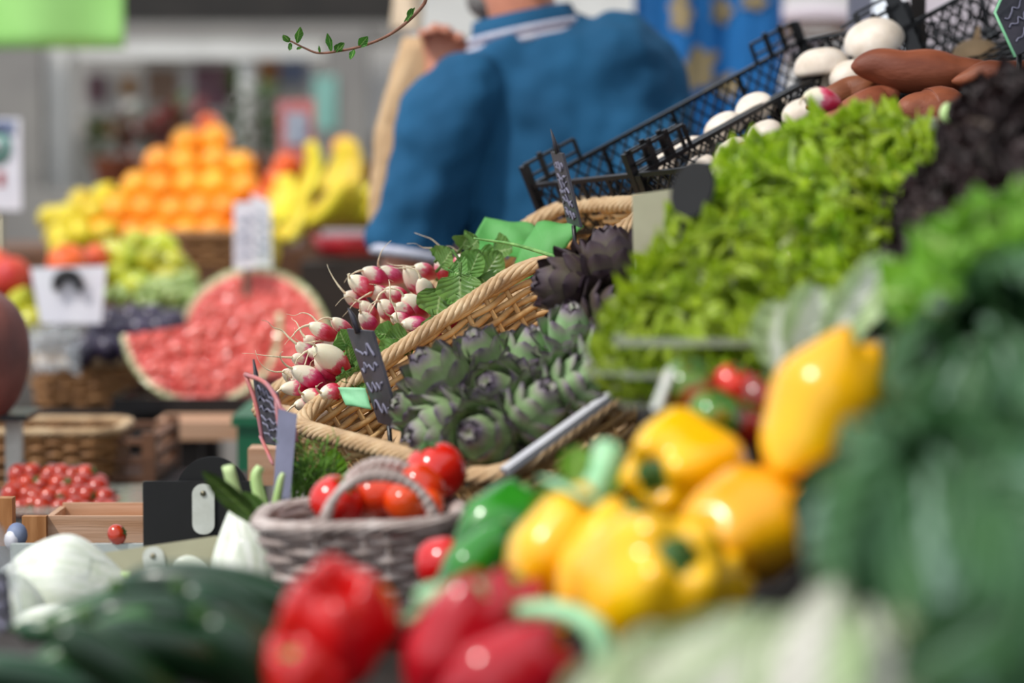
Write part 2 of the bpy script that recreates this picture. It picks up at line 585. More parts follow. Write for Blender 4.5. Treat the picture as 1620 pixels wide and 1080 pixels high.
M_['teal_pic'] = pm('teal_print', '8cbcb0', '7aaca0', 14, 0.6)
M_['frame'] = pm('white_window_frame', 'dedcd6', 'd0cec8', 6, 0.5)
M_['floor'] = pm('worn_concrete_floor', '6a6560', '57524e', 4, 0.8, 0.2, 30)
M_['canvas'] = pm('canopy_canvas', '4a4a44', '3e3e3a', 4, 0.9)
M_['post'] = pm('lilac_grey_post', 'a2a0b0', '94929f', 8, 0.4, metal=0.2)
M_['houseplant'] = leaf_mat('house_plant_leaf', '3f5a1e', '6a8a3a', '2c4216', 0.5, 0.2, 6, 0.05)
M_['flower'] = leaf_mat('brick_red_flower', '9a4a40', 'b8685a', '84382e', 0.5, 0.2, 6, 0.05)
M_['terracotta'] = pm('terracotta', '9a5436', '84452c', 12, 0.8)
M_['greenbox'] = pm('green_plastic_crate', '0f6a44', '0b5436', 12, 0.5)
M_['cherry'] = pm('cherry_tomato_skin', 'c03a18', 'a02410', 20, 0.2, coat=0.4, var=0.1)


def glass_mat(name, col, rough, alpha):
    m, nt, b = new_mat(name)
    b.inputs['Base Color'].default_value = (*srgb(col), 1)
    b.inputs['Roughness'].default_value = rough
    b.inputs['Alpha'].default_value = alpha
    return m


M_['clear'] = glass_mat('clear_plastic', 'c4cabc', 0.12, 0.32)
M_['film'] = glass_mat('clear_film', 'd8dce0', 0.1, 0.3)
M_['pane'] = pm('window_pane', 'c0bcb4', 'cac6be', 2, 0.1, coat=0.5)


# ------------------------------------------------------------------ shapes
def catmull(pts, n):
    pts = [Vector(p) for p in pts]
    P_ = [pts[0] * 2 - pts[1]] + pts + [pts[-1] * 2 - pts[-2]]
    out = []
    for i in range(1, len(P_) - 2):
        for k in range(n):
            t = k / n
            a, b, c, d = P_[i - 1:i + 3]
            out.append(0.5 * ((2 * b) + (c - a) * t + (2 * a - 5 * b + 4 * c - d) * t * t + (3 * b - a - 3 * c + d) * t ** 3))
    out.append(pts[-1])
    return out


def smooth_tube(mb, pts, rads, n=12, k=8, flat=1.0, caps=True):
    c = catmull(pts, k)
    m = len(rads)
    rr = catmull([(r, 0, 0) for r in rads], k)
    return mb.tube(c, [max(1e-4, r.x) for r in rr], n, caps=caps, flat=flat)


def pepper(L, Rr, lobes=4, seed=0, dip=0.012, twist=0.25, taper=0.8, depth=0.11, mat='yellow', stem='pstem', stemlen=0.035, stemr=0.006, bend=0.3):
    rnd = random.Random(seed)
    mb = MB()
    ph = rnd.random() * 6
    amp = [depth * rnd.uniform(0.6, 1.3) for _ in range(3)]
    prof = [(0.001, -L * 0.5 + 0.014)]
    N = 26
    for i in range(1, N):
        t = i / N
        s = math.sin(PI * t) ** 0.42
        w = taper + (1 - taper) * t
        prof.append((Rr * s * w * (1.0 - 0.06 * math.cos(3 * PI * t)), -L / 2 + L * t))
    prof.append((Rr * 0.35, L / 2 - dip * 0.4))
    prof.append((Rr * 0.12, L / 2 - dip))
    prof.append((0.001, L / 2 - dip * 1.1))
    nl = lobes

    def fn(a, t):
        c = math.cos(nl * a + ph + twist * t * 3)
        c2 = math.cos((nl - 1) * a + ph * 2)
        e = math.sin(PI * min(1, max(0, t))) ** 0.3
        f = 1 + amp[0] * 0.75 * c + amp[1] * 0.25 * c2
        dz = 0
        if t < 0.25:
            dz = -0.006 * (1 + c) * (1 - t / 0.25)
        if t > 0.8:
            dz = 0.004 * (1 + c) * (1 - abs(t - 0.9) / 0.1 if abs(t - 0.9) < 0.1 else 0)
        return f, dz
    mb.rev(prof, 48, fn)
    bx, by = rnd.uniform(-bend, bend), rnd.uniform(-bend, bend)
    mb.v = [(x + bx * (z * z) / L, y + by * (z * z) / L, z) for x, y, z in mb.v]
    st = MB()
    ox, oy = bx * L / 4, by * L / 4
    z0 = L / 2 - dip * 1.15
    smooth_tube(st, [(ox, oy, z0), (ox, oy, z0 + stemlen * 0.5), (ox + stemlen * 0.25, oy, z0 + stemlen), ],
                [stemr * 1.4, stemr * 0.9, stemr * 1.1], 10, 6)
    st.rev([(stemr * 3.2, z0 + 0.001), (stemr * 2.4, z0 + 0.006), (stemr * 1.2, z0 + 0.009), (0.001, z0 + 0.010)], 20,
           lambda a, t: (1 + 0.18 * math.cos(5 * a), 0), Matrix.Translation((ox, oy, 0)))
    return mb.mesh('pepper', M_[mat]), [('stem', st.mesh('stem', M_[stem]), None)]


def tomato(r, squash=0.86, seed=0, mat='tomato', lob=0.03, cal=True, long=None):
    rnd = random.Random(seed)
    ph = rnd.random() * 6
    sq = long or squash
    prof = []
    N = 18
    for i in range(N + 1):
        a = PI * i / N
        z = -math.cos(a) * sq
        rr = math.sin(a)
        if z > 0:
            z -= 0.16 * max(0, 1 - rr / 0.55) ** 1.5
        prof.append((max(0.001, rr * r), z * r))
    mb = MB().rev(prof, 32, lambda a, t: (1 + lob * math.cos(5 * a + ph) * math.sin(PI * t), 0))
    me = mb.mesh('tomato', M_[mat])
    if not cal:
        return me, []
    c = MB()
    zt = (sq - 0.15) * r
    for k in range(6):
        a = k * PI / 3 + 0.2
        d = Vector((math.cos(a), math.sin(a), 0))
        s = Vector((-d.y, d.x, 0))
        pts = [Vector((0, 0, zt)), d * r * 0.28 + Vector((0, 0, zt + r * 0.1)), d * r * 0.6 + Vector((0, 0, zt + r * 0.05))]
        c.tube(catmull(pts, 4), [r * 0.05, r * 0.09, r * 0.1, r * 0.1, r * 0.09, r * 0.08, r * 0.06, r * 0.03, 0.0004], 6, flat=0.3)
    c.tube([(0, 0, zt), (0, 0, zt + r * 0.16), (r * 0.05, 0, zt + r * 0.3)], [r * 0.07, r * 0.05, r * 0.06], 8)
    return me, [('calyx', c.mesh('calyx', M_['calyx']), None)]


def cucumber(L, Rr, bend=0.15, seed=0, mat='cuke', taper=0.75):
    rnd = random.Random(seed)
    mb = MB()
    pts, rad = [], []
    N = 28
    for i in range(N + 1):
        t = i / N
        z = L * (t - 0.5)
        pts.append((bend * L * (4 * t * (1 - t)), 0, z))
        e = 1 - abs(2 * t - 1) ** 5
        rad.append(max(0.001, Rr * (max(0, e) ** 0.5) * (taper + (1 - taper) * math.sin(PI * (0.15 + 0.7 * t)))))
    mb.tube(pts, rad, 24)
    vs = []
    for i, (x, y, z) in enumerate(mb.v):
        k = i % 24
        f = 1 + 0.018 * math.cos(k * 2 * PI / 24 * 8)
        cx = pts[min(N, i // 24)][0]
        vs.append((cx + (x - cx) * f, y * f, z))
    mb.v = vs
    st = MB()
    st.tube([(0, 0, L * 0.485), (0, 0, L * 0.52), (0.002, 0, L * 0.55)], [Rr * 0.34, Rr * 0.25, Rr * 0.3], 10)
    return mb.mesh('cucumber', M_[mat]), [('stem', st.mesh('stem', M_['darkstem']), None)]


def radish_mesh(L, r, seed):
    rnd = random.Random(seed)
    mb = MB()
    N = 18
    prof = []
    for i in range(N + 1):
        t = i / N
        s = (math.sin(PI * min(1, t * 0.96 + 0.02)) ** 0.5) * (0.82 + 0.22 * math.sin(PI * t * 0.9 - 0.2))
        prof.append((max(0.0006, r * s), L * t))
    bx = rnd.uniform(-0.15, 0.15)
    mb.rev(prof, 18)
    mb.v = [(x + bx * z * z / L, y, z) for x, y, z in mb.v]
    rt = MB()
    l2 = rnd.uniform(0.025, 0.06)
    a = rnd.random() * 6
    p0 = Vector((bx * L, 0, L * 0.97))
    pts = [p0]
    d = Vector((0, 0, 1))
    for k in range(5):
        d = (d + Vector((rnd.uniform(-.6, .6), rnd.uniform(-.6, .6), rnd.uniform(-.5, 0.1)))).normalized()
        pts.append(pts[-1] + d * l2 / 5)
    c = catmull(pts, 4)
    rt.tube(c, [max(0.00025, 0.0016 * (1 - i / len(c)) ** 1.3) for i in range(len(c))], 6)
    return mb.mesh('radish', M_['radish']), rt.mesh('root', M_['root'])


def leaf_fn(L, W, prof, ruffle=0.0, freq=6, cup=0.0, bend=0.0, seed=0, side=0.0, tipr=0.0, crinkle=0.0):
    rnd = random.Random(seed)
    ph1, ph2, ph3 = rnd.random() * 6, rnd.random() * 6, rnd.random() * 6

    def fn(u, v):
        x = 2 * u - 1
        w = W * prof(v)
        e = max(abs(x) ** 2.2, max(0, (v - 0.75) / 0.25) ** 1.5 * 0.9)
        th = bend * v
        if abs(bend) > 1e-3:
            y = L * math.sin(th) / bend
            z = L * (1 - math.cos(th)) / bend
        else:
            y, z = L * v, 0
        ny, nz = -math.sin(th), math.cos(th)
        h = cup * w * x * x * 1.2
        h += ruffle * e * (math.sin(freq * 2 * PI * v + ph1 + (1.3 if x > 0 else 0)) + 0.5 * math.sin(freq * 3.7 * v + ph2 + 4 * x))
        h += tipr * max(0, v - 0.6) * math.sin(freq * 3 * x + ph3)
        h += crinkle * math.sin(x * 17 + ph2) * math.sin(v * 23 + ph1)
        xx = x * w * (1 + 0.06 * math.sin(freq * 5 * v + ph3))
        return (xx + side * v * v * L, y + ny * h, z + nz * h)
    return fn


def prof_oval(v):
    return max(0.02, math.sin(PI * min(0.985, max(0.0, v * 0.93 + 0.04))) ** 0.8)


def prof_spoon(v):
    return 0.16 + 0.84 * max(0, min(1, (v - 0.12) / 0.35)) ** 1.2 if v < 0.6 else math.sqrt(max(0.03, 1 - ((v - 0.6) / 0.4) ** 2))


def prof_radleaf(v):
    if v < 0.3:
        return 0.06
    t = (v - 0.3) / 0.7
    return max(0.05, math.sin(PI * min(0.97, 0.12 + t * 0.86)) ** 0.7)


def frilly_head(r, n=26, mat='lettuce', seed=0, ruffle=0.016, freq=5, open_=1.0, nu=14, nv=12):
    """loose leaf lettuce: leaves from a heart, curling outward with ruffled edges"""
    rnd = random.Random(seed)
    mb = MB()
    for i in range(n):
        t = i / (n - 1)                 # 0 heart .. 1 outer
        az = i * 2.39996 + rnd.uniform(-.2, .2)
        el = math.radians(85 - 68 * t * open_ + rnd.uniform(-8, 8))
        L = r * (0.75 + 0.55 * t) * rnd.uniform(0.9, 1.12)
        W = r * (0.36 + 0.30 * t)
        fn = leaf_fn(L, W, prof_spoon, ruffle * (0.7 + 0.6 * t), freq + rnd.uniform(-1, 1), 0.35, -0.9 if t > 0.4 else -0.35, rnd.random() * 999, tipr=0.03, crinkle=0.0018)
        # leaf grows along +Y; tilt up by el, spin by az
        M = Matrix.Rotation(az, 4, 'Z') @ Matrix.Translation((0, r * 0.06, -r * 0.35 + (1 - t) * r * 0.1)) @ Matrix.Rotation(el, 4, 'X')
        mb.grid(nu, nv, fn, M)
    return mb.mesh('lettuce', M_[mat])


def wrap_head(r, n=14, mat='savoy', seed=0, wave=0.008, crk=0.0022, openout=0.25, lengthen=1.0):
    """hearted cabbage: cupped leaves wrapped one over another, the outer ones standing off"""
    rnd = random.Random(seed)
    mb = MB()
    mb.ball((0, 0, 0), (r * 0.8, r * 0.8, r * 0.8 * lengthen), 24, 16)
    for i in range(n):
        t = i / (n - 1)
        az = i * 2.39996
        rr = r * (0.83 + 0.2 * t)
        span = 1.05 + 0.25 * rnd.random()
        ph = rnd.random() * 6
        lift = openout * max(0, t - 0.45)

        def fn(u, v, rr=rr, span=span, ph=ph, lift=lift, az=az):
            x = (2 * u - 1)
            w = span * math.sin(PI * (0.08 + 0.84 * v)) ** 0.5
            th = -PI * 0.5 + 0.12 + v * PI * 0.86
            a = x * w * 0.8
            e = max(abs(x), v) ** 3
            q = rr * (1 + lift * v * v * 1.6) + wave * e * math.sin(9 * v + 7 * x + ph) + crk * (math.sin(a * 30 + ph) * math.sin(v * 34) + 0.7 * math.sin(a * 53 + v * 20))
            q += 0.0025 * max(0, 1 - abs(x) * 8)
            q += lift * 0.05 * e
            return (q * math.cos(th) * math.sin(a), q * math.cos(th) * math.cos(a), q * math.sin(th) * lengthen)
        mb.grid(22, 24, fn, Matrix.Rotation(az, 4, 'Z') @ Matrix.Rotation(rnd.uniform(-.15, .15), 4, 'X'))
    return mb.mesh('cabbage', M_[mat])


def artichoke(r, seed=0, mat='arti'):
    rnd = random.Random(seed)
    mb = MB()
    mb.ball((0, 0, 0), (r * 0.78, r * 0.78, r * 0.92), 16, 10)
    rows = 7
    for j in range(rows):
        t = j / (rows - 1)                 # 0 base .. 1 top
        cnt = int(10 - 5 * t)
        lat = -1.15 + 2.35 * t
        for k in range(cnt):
            az = 2 * PI * (k + 0.5 * (j % 2)) / cnt + rnd.uniform(-.08, .08)
            W = r * (0.50 - 0.12 * t)
            L = r * (0.92 - 0.2 * t)
            rb = r * math.cos(lat) * 0.9
            zb = r * math.sin(lat) * 0.9
            flare = rnd.uniform(0.0, 0.16) + 0.05 * (1 - t)

            def fn(u, v, W=W, L=L, flare=flare):
                x = 2 * u - 1
                w = W * (math.sin(PI * (0.25 + 0.74 * v)) ** 0.55 if v < 0.985 else 0.08)
                h = -0.42 * w * x * x + 0.05 * L * v
                return (x * w, L * v, h + flare * L * v * v * 0.5)
            M = Matrix.Rotation(az, 4, 'Z') @ Matrix.Translation((0, rb, zb)) @ Matrix.Rotation(math.radians(80) + lat * 0.86, 4, 'X')

            def fo(u, v, fn=fn):
                a, b_, c = fn(u, v)
                return (a, b_, -c)
            mb.grid(6, 7, fo, M)
            mb.grid(6, 7, lambda u, v, fo=fo: Vector(fo(1 - u, v)) + Vector((0, 0, 0.0016)), M)
    st = MB()
    smooth_tube(st, [(0, 0, -r * 0.8), (0, 0, -r * 1.3), (0.004, 0, -r * 1.9)], [r * 0.3, r * 0.22, r * 0.2], 10, 5)
    return mb.mesh('artichoke', M_[mat]), [('stem', st.mesh('stem', M_['arti_stem']), None)]


def fennel(r, h, seed=0, stalk=0.09, ns=4, flat=0.72):
    rnd = random.Random(seed)
    mb = MB()
    prof = []
    N = 20
    for i in range(N + 1):
        t = i / N
        s = math.sin(PI * (0.03 + 0.80 * t)) ** 0.62 * (1.0 if t < 0.45 else 1 - 0.5 * ((t - 0.45) / 0.55) ** 1.3)
        prof.append((max(0.002, r * s), h * t))
    mb.rev(prof, 40, lambda a, t: (1 + 0.012 * math.sin(18 * a) * math.sin(PI * t), 0))
    # overlapping sheaths
    for k in range(5):
        az = k * 2.4 + rnd.uniform(-.2, .2)
        q = 1.015 + 0.03 * (4 - k) / 4
        hk = 0.95 - 0.08 * k + rnd.uniform(-0.05, 0.05)

        def fn(u, v, az=az, q=q, hk=hk):
            x = 2 * u - 1
            t = v * hk
            s = math.sin(PI * (0.03 + 0.80 * t)) ** 0.62 * (1.0 if t < 0.45 else 1 - 0.5 * ((t - 0.45) / 0.55) ** 1.3)
            sp = 1.35 * (1 - 0.62 * v ** 1.5)
            a = az + x * sp
            rr = r * s * q * (1 + 0.006 * math.sin(x * 40)) - 0.0015 * abs(x) ** 6
            return (rr * math.cos(a), rr * math.sin(a), h * t)
        mb.grid(24, 14, fn)
    mb.v = [(x, y * flat, z) for x, y, z in mb.v]
    kids = []
    for k in range(ns):
        a = k * 2 * PI / max(1, ns) + 0.4
        st = MB()
        b0 = Vector((math.cos(a) * r * 0.22, math.sin(a) * r * 0.22 * flat, h * 0.86))
        d = Vector((math.cos(a) * 0.4, math.sin(a) * 0.3, 1)).normalized()
        L = stalk * rnd.uniform(0.6, 1.15)
        smooth_tube(st, [b0, b0 + d * L * 0.5, b0 + d * L + Vector((0, 0, 0.004))], [r * 0.26, r * 0.17, r * 0.15], 12, 5, flat=0.8)
        kids.append(('stalk', st.mesh('stalk', M_['fennelg']), None))
    return mb.mesh('fennel', M_['fennel']), kids


def perim(lx, ly, rc, n):
    """n points round a rectangle with rounded corners, with outward normals"""
    segs = []
    a, b = lx / 2 - rc, ly / 2 - rc
    path = [((a, -b - rc), (a, -b - rc))]
    tot = 4 * a + 4 * b + 2 * PI * rc
    out = []
    for i in range(n):
        s = tot * i / n
        L = [2 * a, PI / 2 * rc, 2 * b, PI / 2 * rc, 2 * a, PI / 2 * rc, 2 * b, PI / 2 * rc]
        k = 0
        while s > L[k] and k < 7:
            s -= L[k]
            k += 1
        if k == 0:
            p, nn = (-a + s, -b - rc), (0, -1)
        elif k == 2:
            p, nn = (a + rc, -b + s), (1, 0)
        elif k == 4:
            p, nn = (a - s, b + rc), (0, 1)
        elif k == 6:
            p, nn = (-a - rc, b - s), (-1, 0)
        else:
            cx, cy, a0 = {1: (a, -b, -PI / 2), 3: (a, b, 0), 5: (-a, b, PI / 2), 7: (-a, -b, PI)}[k]
            th = a0 + s / max(rc, 1e-6)
            nn = (math.cos(th), math.sin(th))
            p = (cx + rc * nn[0], cy + rc * nn[1])
        out.append((p, nn))
    return out


def wicker_basket(lx, ly, h, flare=0.18, rows=14, pitch=0.022, sr=0.0034, rc=0.04, amp=0.0035, rim=0.009, seed=0):
    """rectangular basket, base at z=0, local: woven wall, braided rim, base"""
    rnd = random.Random(seed)
    tot = 2 * (lx + ly)
    ns = int(tot / pitch / 2) * 2
    sub = 4
    wall = MB()

    def pos(k, t):
        f = 1 + 0  # flare adds outward shift along the normal
        (p, nn) = PR[k % len(PR)]
        o = flare * h * t
        return Vector((p[0] + nn[0] * o, p[1] + nn[1] * o, h * t)), Vector((nn[0], nn[1], 0))
    PR = perim(lx, ly, rc, ns * sub)
    for j in range(rows):
        t = (j + 0.5) / rows
        pts = []
        jit = rnd.uniform(-.0006, .0006)
        for k in range(ns * sub + 1):
            p, nn = pos(k, t)
            w = math.cos(PI * k / sub + PI * (j % 2))
            pts.append(p + nn * amp * w + Vector((0, 0, jit + 0.0005 * math.sin(k * 0.37 + j))))
        wall.tube(pts, sr, 6, caps=False)
    for k in range(ns):
        a, na = pos(k * sub, 0.0)
        b, nb = pos(k * sub, 1.0)
        wall.tube([a, b], sr * 0.9, 5)
    rimb = MB()
    n = ns * sub
    for s in range(7):
        pts = []
        tw = int(tot / 0.085)
        for k in range(n + 1):
            p, nn = pos(k, 1.0)
            a = 2 * PI * (tw * k / n + s / 7)
            pts.append(p + nn * rim * 0.72 * math.cos(a) + Vector((0, 0, rim * 0.3 + rim * 0.5 * math.sin(a))))
        rimb.tube(pts, rim * 0.36, 6, caps=False)
    base = MB()
    base.box((0, 0, 0.004), (lx, ly, 0.006))
    m = int(lx / 0.012)
    for i in range(m):
        x = -lx / 2 + (i + 0.5) * lx / m
        base.tube([(x, -ly / 2, 0.008 + 0.001 * (i % 2)), (x, ly / 2, 0.008)], 0.003, 5)
    return wall, rimb, base


def basket_thing(label, M, lx, ly, h, wall_m, rim_m, rimlabel=None, extra=(), cat='basket', **kw):
    w, r, b = wicker_basket(lx, ly, h, **kw)
    kids = [('woven_wall', w.mesh('woven_wall', M_[wall_m]), None),
            ('rim', r.mesh('rim', M_[rim_m]), rimlabel),
            ('base', b.mesh('base', M_[wall_m]), None)] + list(extra)
    return thing('wicker_basket', label, cat, None, M, kids)


def mushroom(r, seed=0):
    rnd = random.Random(seed)
    prof = []
    for i in range(15):
        a = PI * 0.5 * i / 14
        prof.append((max(0.001, r * math.cos(a) ** 0.75 if i < 14 else 0.001), r * 0.78 * math.sin(a)))
    prof = [(r * 0.3, -r * 0.1), (r * 0.82, -r * 0.16), (r * 0.97, -r * 0.08)] + prof
    ph = rnd.random() * 6
    cap = MB().rev(prof, 28, lambda a, t: (1 + 0.03 * math.cos(2 * a + ph) + 0.02 * math.cos(5 * a), 0))
    st = MB().rev([(r * 0.32, -r * 0.7), (r * 0.36, -r * 0.66), (r * 0.3, -r * 0.3), (r * 0.33, -r * 0.05)], 16)
    return cap.mesh('mushroom', M_['mush']), [('stem', st.mesh('stem', M_['mushstem']), None)]


def sweet_potato(L, r, seed=0):
    rnd = random.Random(seed)
    pts, rads = [], []
    N = 7
    for i in range(N):
        t = i / (N - 1)
        pts.append((rnd.uniform(-.06, .06) * r * 3 if 0 < i < N - 1 else 0, rnd.uniform(-.06, .06) * r * 3 if 0 < i < N - 1 else 0, L * (t - 0.5)))
    c = catmull(pts, 6)
    m = len(c)
    rr = []
    for i in range(m):
        t = i / (m - 1)
        rr.append(max(0.0015, r * (math.sin(PI * min(1, t * 0.995 + 0.004)) ** 0.55) * (1.05 - 0.35 * t) * (1 + 0.03 * math.sin(t * 14 + seed))))
    mb = MB()
    mb.tube(c, rr, 28)
    me = mb.mesh('sweet_potato', M_['sweet'])
    return me


def rounded_card(w, h, r, t, holes=0):
    """upright card in the XZ plane, base at z=0"""
    pts = []
    for cx, cz, a0 in ((w / 2 - r, r, -90), (w / 2 - r, h - r, 0), (-w / 2 + r, h - r, 90), (-w / 2 + r, r, 180)):
        for k in range(6):
            a = math.radians(a0 + 90 * k / 5)
            pts.append((cx + r * math.cos(a), cz + r * math.sin(a)))
    mb = MB()
    n = len(pts)
    vs = [(x, -t / 2, z) for x, z in pts] + [(x, t / 2, z) for x, z in pts]
    fs = [tuple(range(n)), tuple(range(2 * n - 1, n - 1, -1))] + [(i, i + n, (i + 1) % n + n, (i + 1) % n) for i in range(n)]
    fs = [tuple(reversed(f)) if i < 2 else f for i, f in enumerate(fs)]
    return mb.add(vs, fs)


def clip_kids(w, h, x=0, z0=0.0, y=-0.003):
    c = rounded_card(w, h, w * 0.46, 0.002)
    c.v = [(a + x, b + y, d + z0) for a, b, d in c.v]
    rv = MB().rev([(w * 0.13, 0), (w * 0.13, 0.0012), (0.0004, 0.0018)], 14)
    Mx = Matrix.Translation((x, y - 0.001, z0 + h - w * 0.42)) @ Matrix.Rotation(PI / 2, 4, 'X')
    rv.v = [tuple(Mx @ Vector(p)) for p in rv.v]
    return ('clip', c.mesh('clip', M_['clip'], False), 'pale plastic clip', [('rivet', rv.mesh('rivet', M_['metal']), None)])


def scribble(w, h, x0, z0, y, seed, lines=3, th=0.0016):
    """loose chalk strokes"""
    rnd = random.Random(seed)
    mb = MB()
    for l in range(lines):
        z = z0 + h * (l + 0.5) / lines
        pts = []
        for k in range(12):
            pts.append((x0 + w * (k / 11 - 0.5), y, z + h / lines * 0.3 * rnd.uniform(-1, 1)))
        c = catmull(pts, 3)
        mb.tube(c, th, 5, flat=0.4)
    return mb


# ------------------------------------------------------------------ the market hall
def pbox(mb, x0, y0, x1, y1, d, thick):
    """a block whose face towards the aisle spans the given extent at distance d"""
    a, b = P(x0, y1, d), P(x1, y0, d)
    return mb.box(((a.x + b.x) / 2, (a.y + b.y) / 2 + thick / 2, (a.z + b.z) / 2), (b.x - a.x, thick, b.z - a.z))


def wbox(x0, y0, x1, y1, yf, thick):
    """a flat block fixed with its face at yf, covering the given extent"""
    c = []
    for px, py in ((x0, y1), (x1, y0)):
        d = yf / (math.cos(PITCH) + (540 - py) * K * math.sin(PITCH))
        c.append(P(px, py, d))
    a, b = c
    return MB().box(((a.x + b.x) / 2, yf + thick / 2, (a.z + b.z) / 2), (b.x - a.x, thick, b.z - a.z))


struct('floor', MB().box((0, 5, -0.05), (12, 14, 0.1)), M_['floor'])
wl = MB().box((-1.6, 9.9, 0.7), (6.0, 0.3, 1.4))
struct('wall_back', wl, M_['walllow'])
struct('wall_back', MB().box((-1.6, 9.95, 2.2), (6.0, 0.2, 1.6)), M_['wallgrey'])
struct('wall_right', MB().box((3.1, 8.6, 1.5), (3.4, 0.2, 3.0)), M_['wallpink'])
struct('trim_1', pbox(MB(), -60, -160, 640, 36, 9.36, 0.14), M_['walldark'])
struct('trim_2', pbox(MB(), -60, 36, 640, 66, 9.35, 0.2), M_['column'])
for i, (x0, y0, x1, y1, d, m) in enumerate([(-50, 66, 66, 420, 9.2, 'column'), (66, 66, 106, 420, 9.3, 'frame'), (515, 40, 580, 420, 9.2, 'column'),
                                            (196, 160, 218, 420, 9.4, 'frame'), (365, 90, 400, 260, 9.4, 'frame'), (106, 66, 515, 92, 9.35, 'frame')]):
    struct('trim_%d' % (i + 3), pbox(MB(), x0, y0, x1, y1, d, 0.2), M_[m])
for i, (x0, y0, x1, y1) in enumerate([(110, 215, 190, 330), (225, 96, 360, 300), (404, 150, 512, 320)]):
    struct('window_%d' % (i + 1), wbox(x0, y0, x1, y1, 9.70, 0.05 if y1 > 310 else 0.14), M_['pane'])

# posters and small goods on the shop front
for i, (x0, y0, x1, y1, m, w) in enumerate([
        (138, 118, 166, 162, 'plum_pic', 'small plum-coloured print on the pale shop front'),
        (192, 122, 214, 152, 'orange_pic', 'small brown print beside the plum-coloured one'),
        (232, 108, 282, 164, 'brown_pic', 'brown square poster in the middle of the shop window'),
        (306, 104, 362, 172, 'plum_pic', 'dusky poster beside the brown square poster'),
        (138, 190, 184, 214, 'orange_pic', 'low orange-brown print under the plum-coloured one'),
        (410, 92, 440, 130, 'orange_pic', 'orange-yellow print high on the shop front'),
        (442, 92, 484, 132, 'blue_pic', 'blue-grey print beside the orange-yellow one'),
        (496, 120, 532, 205, 'teal_pic', 'pale teal hanging poster on the grey column')]):
    yf = P((x0 + x1) / 2, (y0 + y1) / 2, 9.2).y if x0 > 490 else (9.70 if 225 <= x0 < 360 else 9.85)
    thing('poster', w, 'poster', wbox(x0, y0, x1, y1, yf - 0.021, 0.02).mesh('poster', M_[m], False))

# hanging banner, printed poster at the left
bn = MB()
b0, b1 = P(-90, 77, 6.0), P(195, -110, 6.0)
bn.grid(24, 8, lambda u, v: (b0.x + (b1.x - b0.x) * u, b0.y + 0.02 * math.sin(u * 9), b0.z + (b1.z - b0.z) * v))
bn.tube([(b0.x - 0.02, b0.y, b1.z), (b1.x + 0.02, b0.y, b1.z)], 0.012, 8)
thing('banner', 'plain lime green banner hanging above the market aisle', 'banner', bn.mesh('banner', M_['banner']))
for o in [bpy.data.objects['banner']]:
    md = o.modifiers.new('thick', 'SOLIDIFY')
    md.thickness = 0.004


def card4(name, label, cat, q, thick, mat, kids=(), group=None, n=1, chalk=None, chalkmat='chalk'):
    """a stiff card between four places q = [(px, py, d) x 4] clockwise from its top left"""
    v = [P(*c) for c in q]
    nrm = (v[1] - v[0]).cross(v[3] - v[0]).normalized()
    if nrm.y > 0:
        nrm = -nrm
    c = sum(v, Vector()) / 4
    mb = MB()
    vs = [p - c for p in v] + [p - c - nrm * thick for p in v]
    mb.add(vs, [(0, 3, 2, 1), (4, 5, 6, 7), (0, 1, 5, 4), (1, 2, 6, 5), (2, 3, 7, 6), (3, 0, 4, 7)])
    kids = list(kids)
    if chalk:
        cm = MB()
        for (seed, a0, a1, lines, th) in chalk:
            rnd = random.Random(seed)
            for l in range(lines):
                t = a0 + (a1 - a0) * (l + 0.5) / lines
                pts = []
                for k in range(9):
                    s = 0.15 + 0.7 * k / 8
                    tt = t + (a1 - a0) / lines * 0.33 * rnd.uniform(-1, 1)
                    p = (v[0] * (1 - s) + v[1] * s) * (1 - tt) + (v[3] * (1 - s) + v[2] * s) * tt
                    pts.append(p - c + nrm * 0.0006)
                cm.tube(catmull(pts, 3), th, 5)
        kids.append(('chalk_writing', cm.mesh('chalk_writing', M_[chalkmat]), None))
    return thing(name, label, cat, mb.mesh(name, M_[mat], False), Matrix.Translation(c), kids, group)


# poster at the left edge: pale sheet with a round blue picture
pc = P(2, 260, 5.0)
disc = MB().rev([(0.028, -0.001), (0.028, 0.001)], 24, None, Matrix.Translation((-0.005, -0.003, 0.035)) @ Matrix.Rotation(PI / 2, 4, 'X') @ Matrix.Diagonal((1, 1.3, 1, 1)))
mark = MB().box((0.0, -0.003, -0.03), (0.014, 0.002, 0.03))
spot = MB().rev([(0.010, -0.001), (0.010, 0.001)], 16, None, Matrix.Translation((-0.008, -0.005, 0.04)) @ Matrix.Rotation(PI / 2, 4, 'X'))
thing('poster', 'pale sheet with a round blue picture and a red mark', 'poster', rounded_card(0.082, 0.19, 0.004, 0.004).mesh('poster', M_['whitecard'], False),
      Matrix.Translation((pc.x, pc.y, pc.z - 0.095)), [
          ('picture', disc.mesh('picture', M_['teal_pic']), 'round blue picture', [('spot', spot.mesh('spot', M_['wallpink']), None)], Matrix.Translation((0, 0, 0.095))),
          ('picture', MB().box((0, -0.003, 0.075), (0.06, 0.002, 0.03)).mesh('picture', M_['blue_pic'], False), 'blue strip', [], Matrix.Translation((0, 0, 0.095))),
          ('mark', mark.mesh('mark', M_['red'], False), 'red mark', [], Matrix.Translation((0, 0, 0.095)))])
pole = MB().tube([(pc.x - 0.01, pc.y + 0.012, 0), (pc.x - 0.01, pc.y + 0.012, pc.z + 0.09)], 0.01, 10)
thing('sign_pole', 'thin pole carrying the pale sheet with the round picture', 'pole', pole.mesh('sign_pole', M_['metal']))


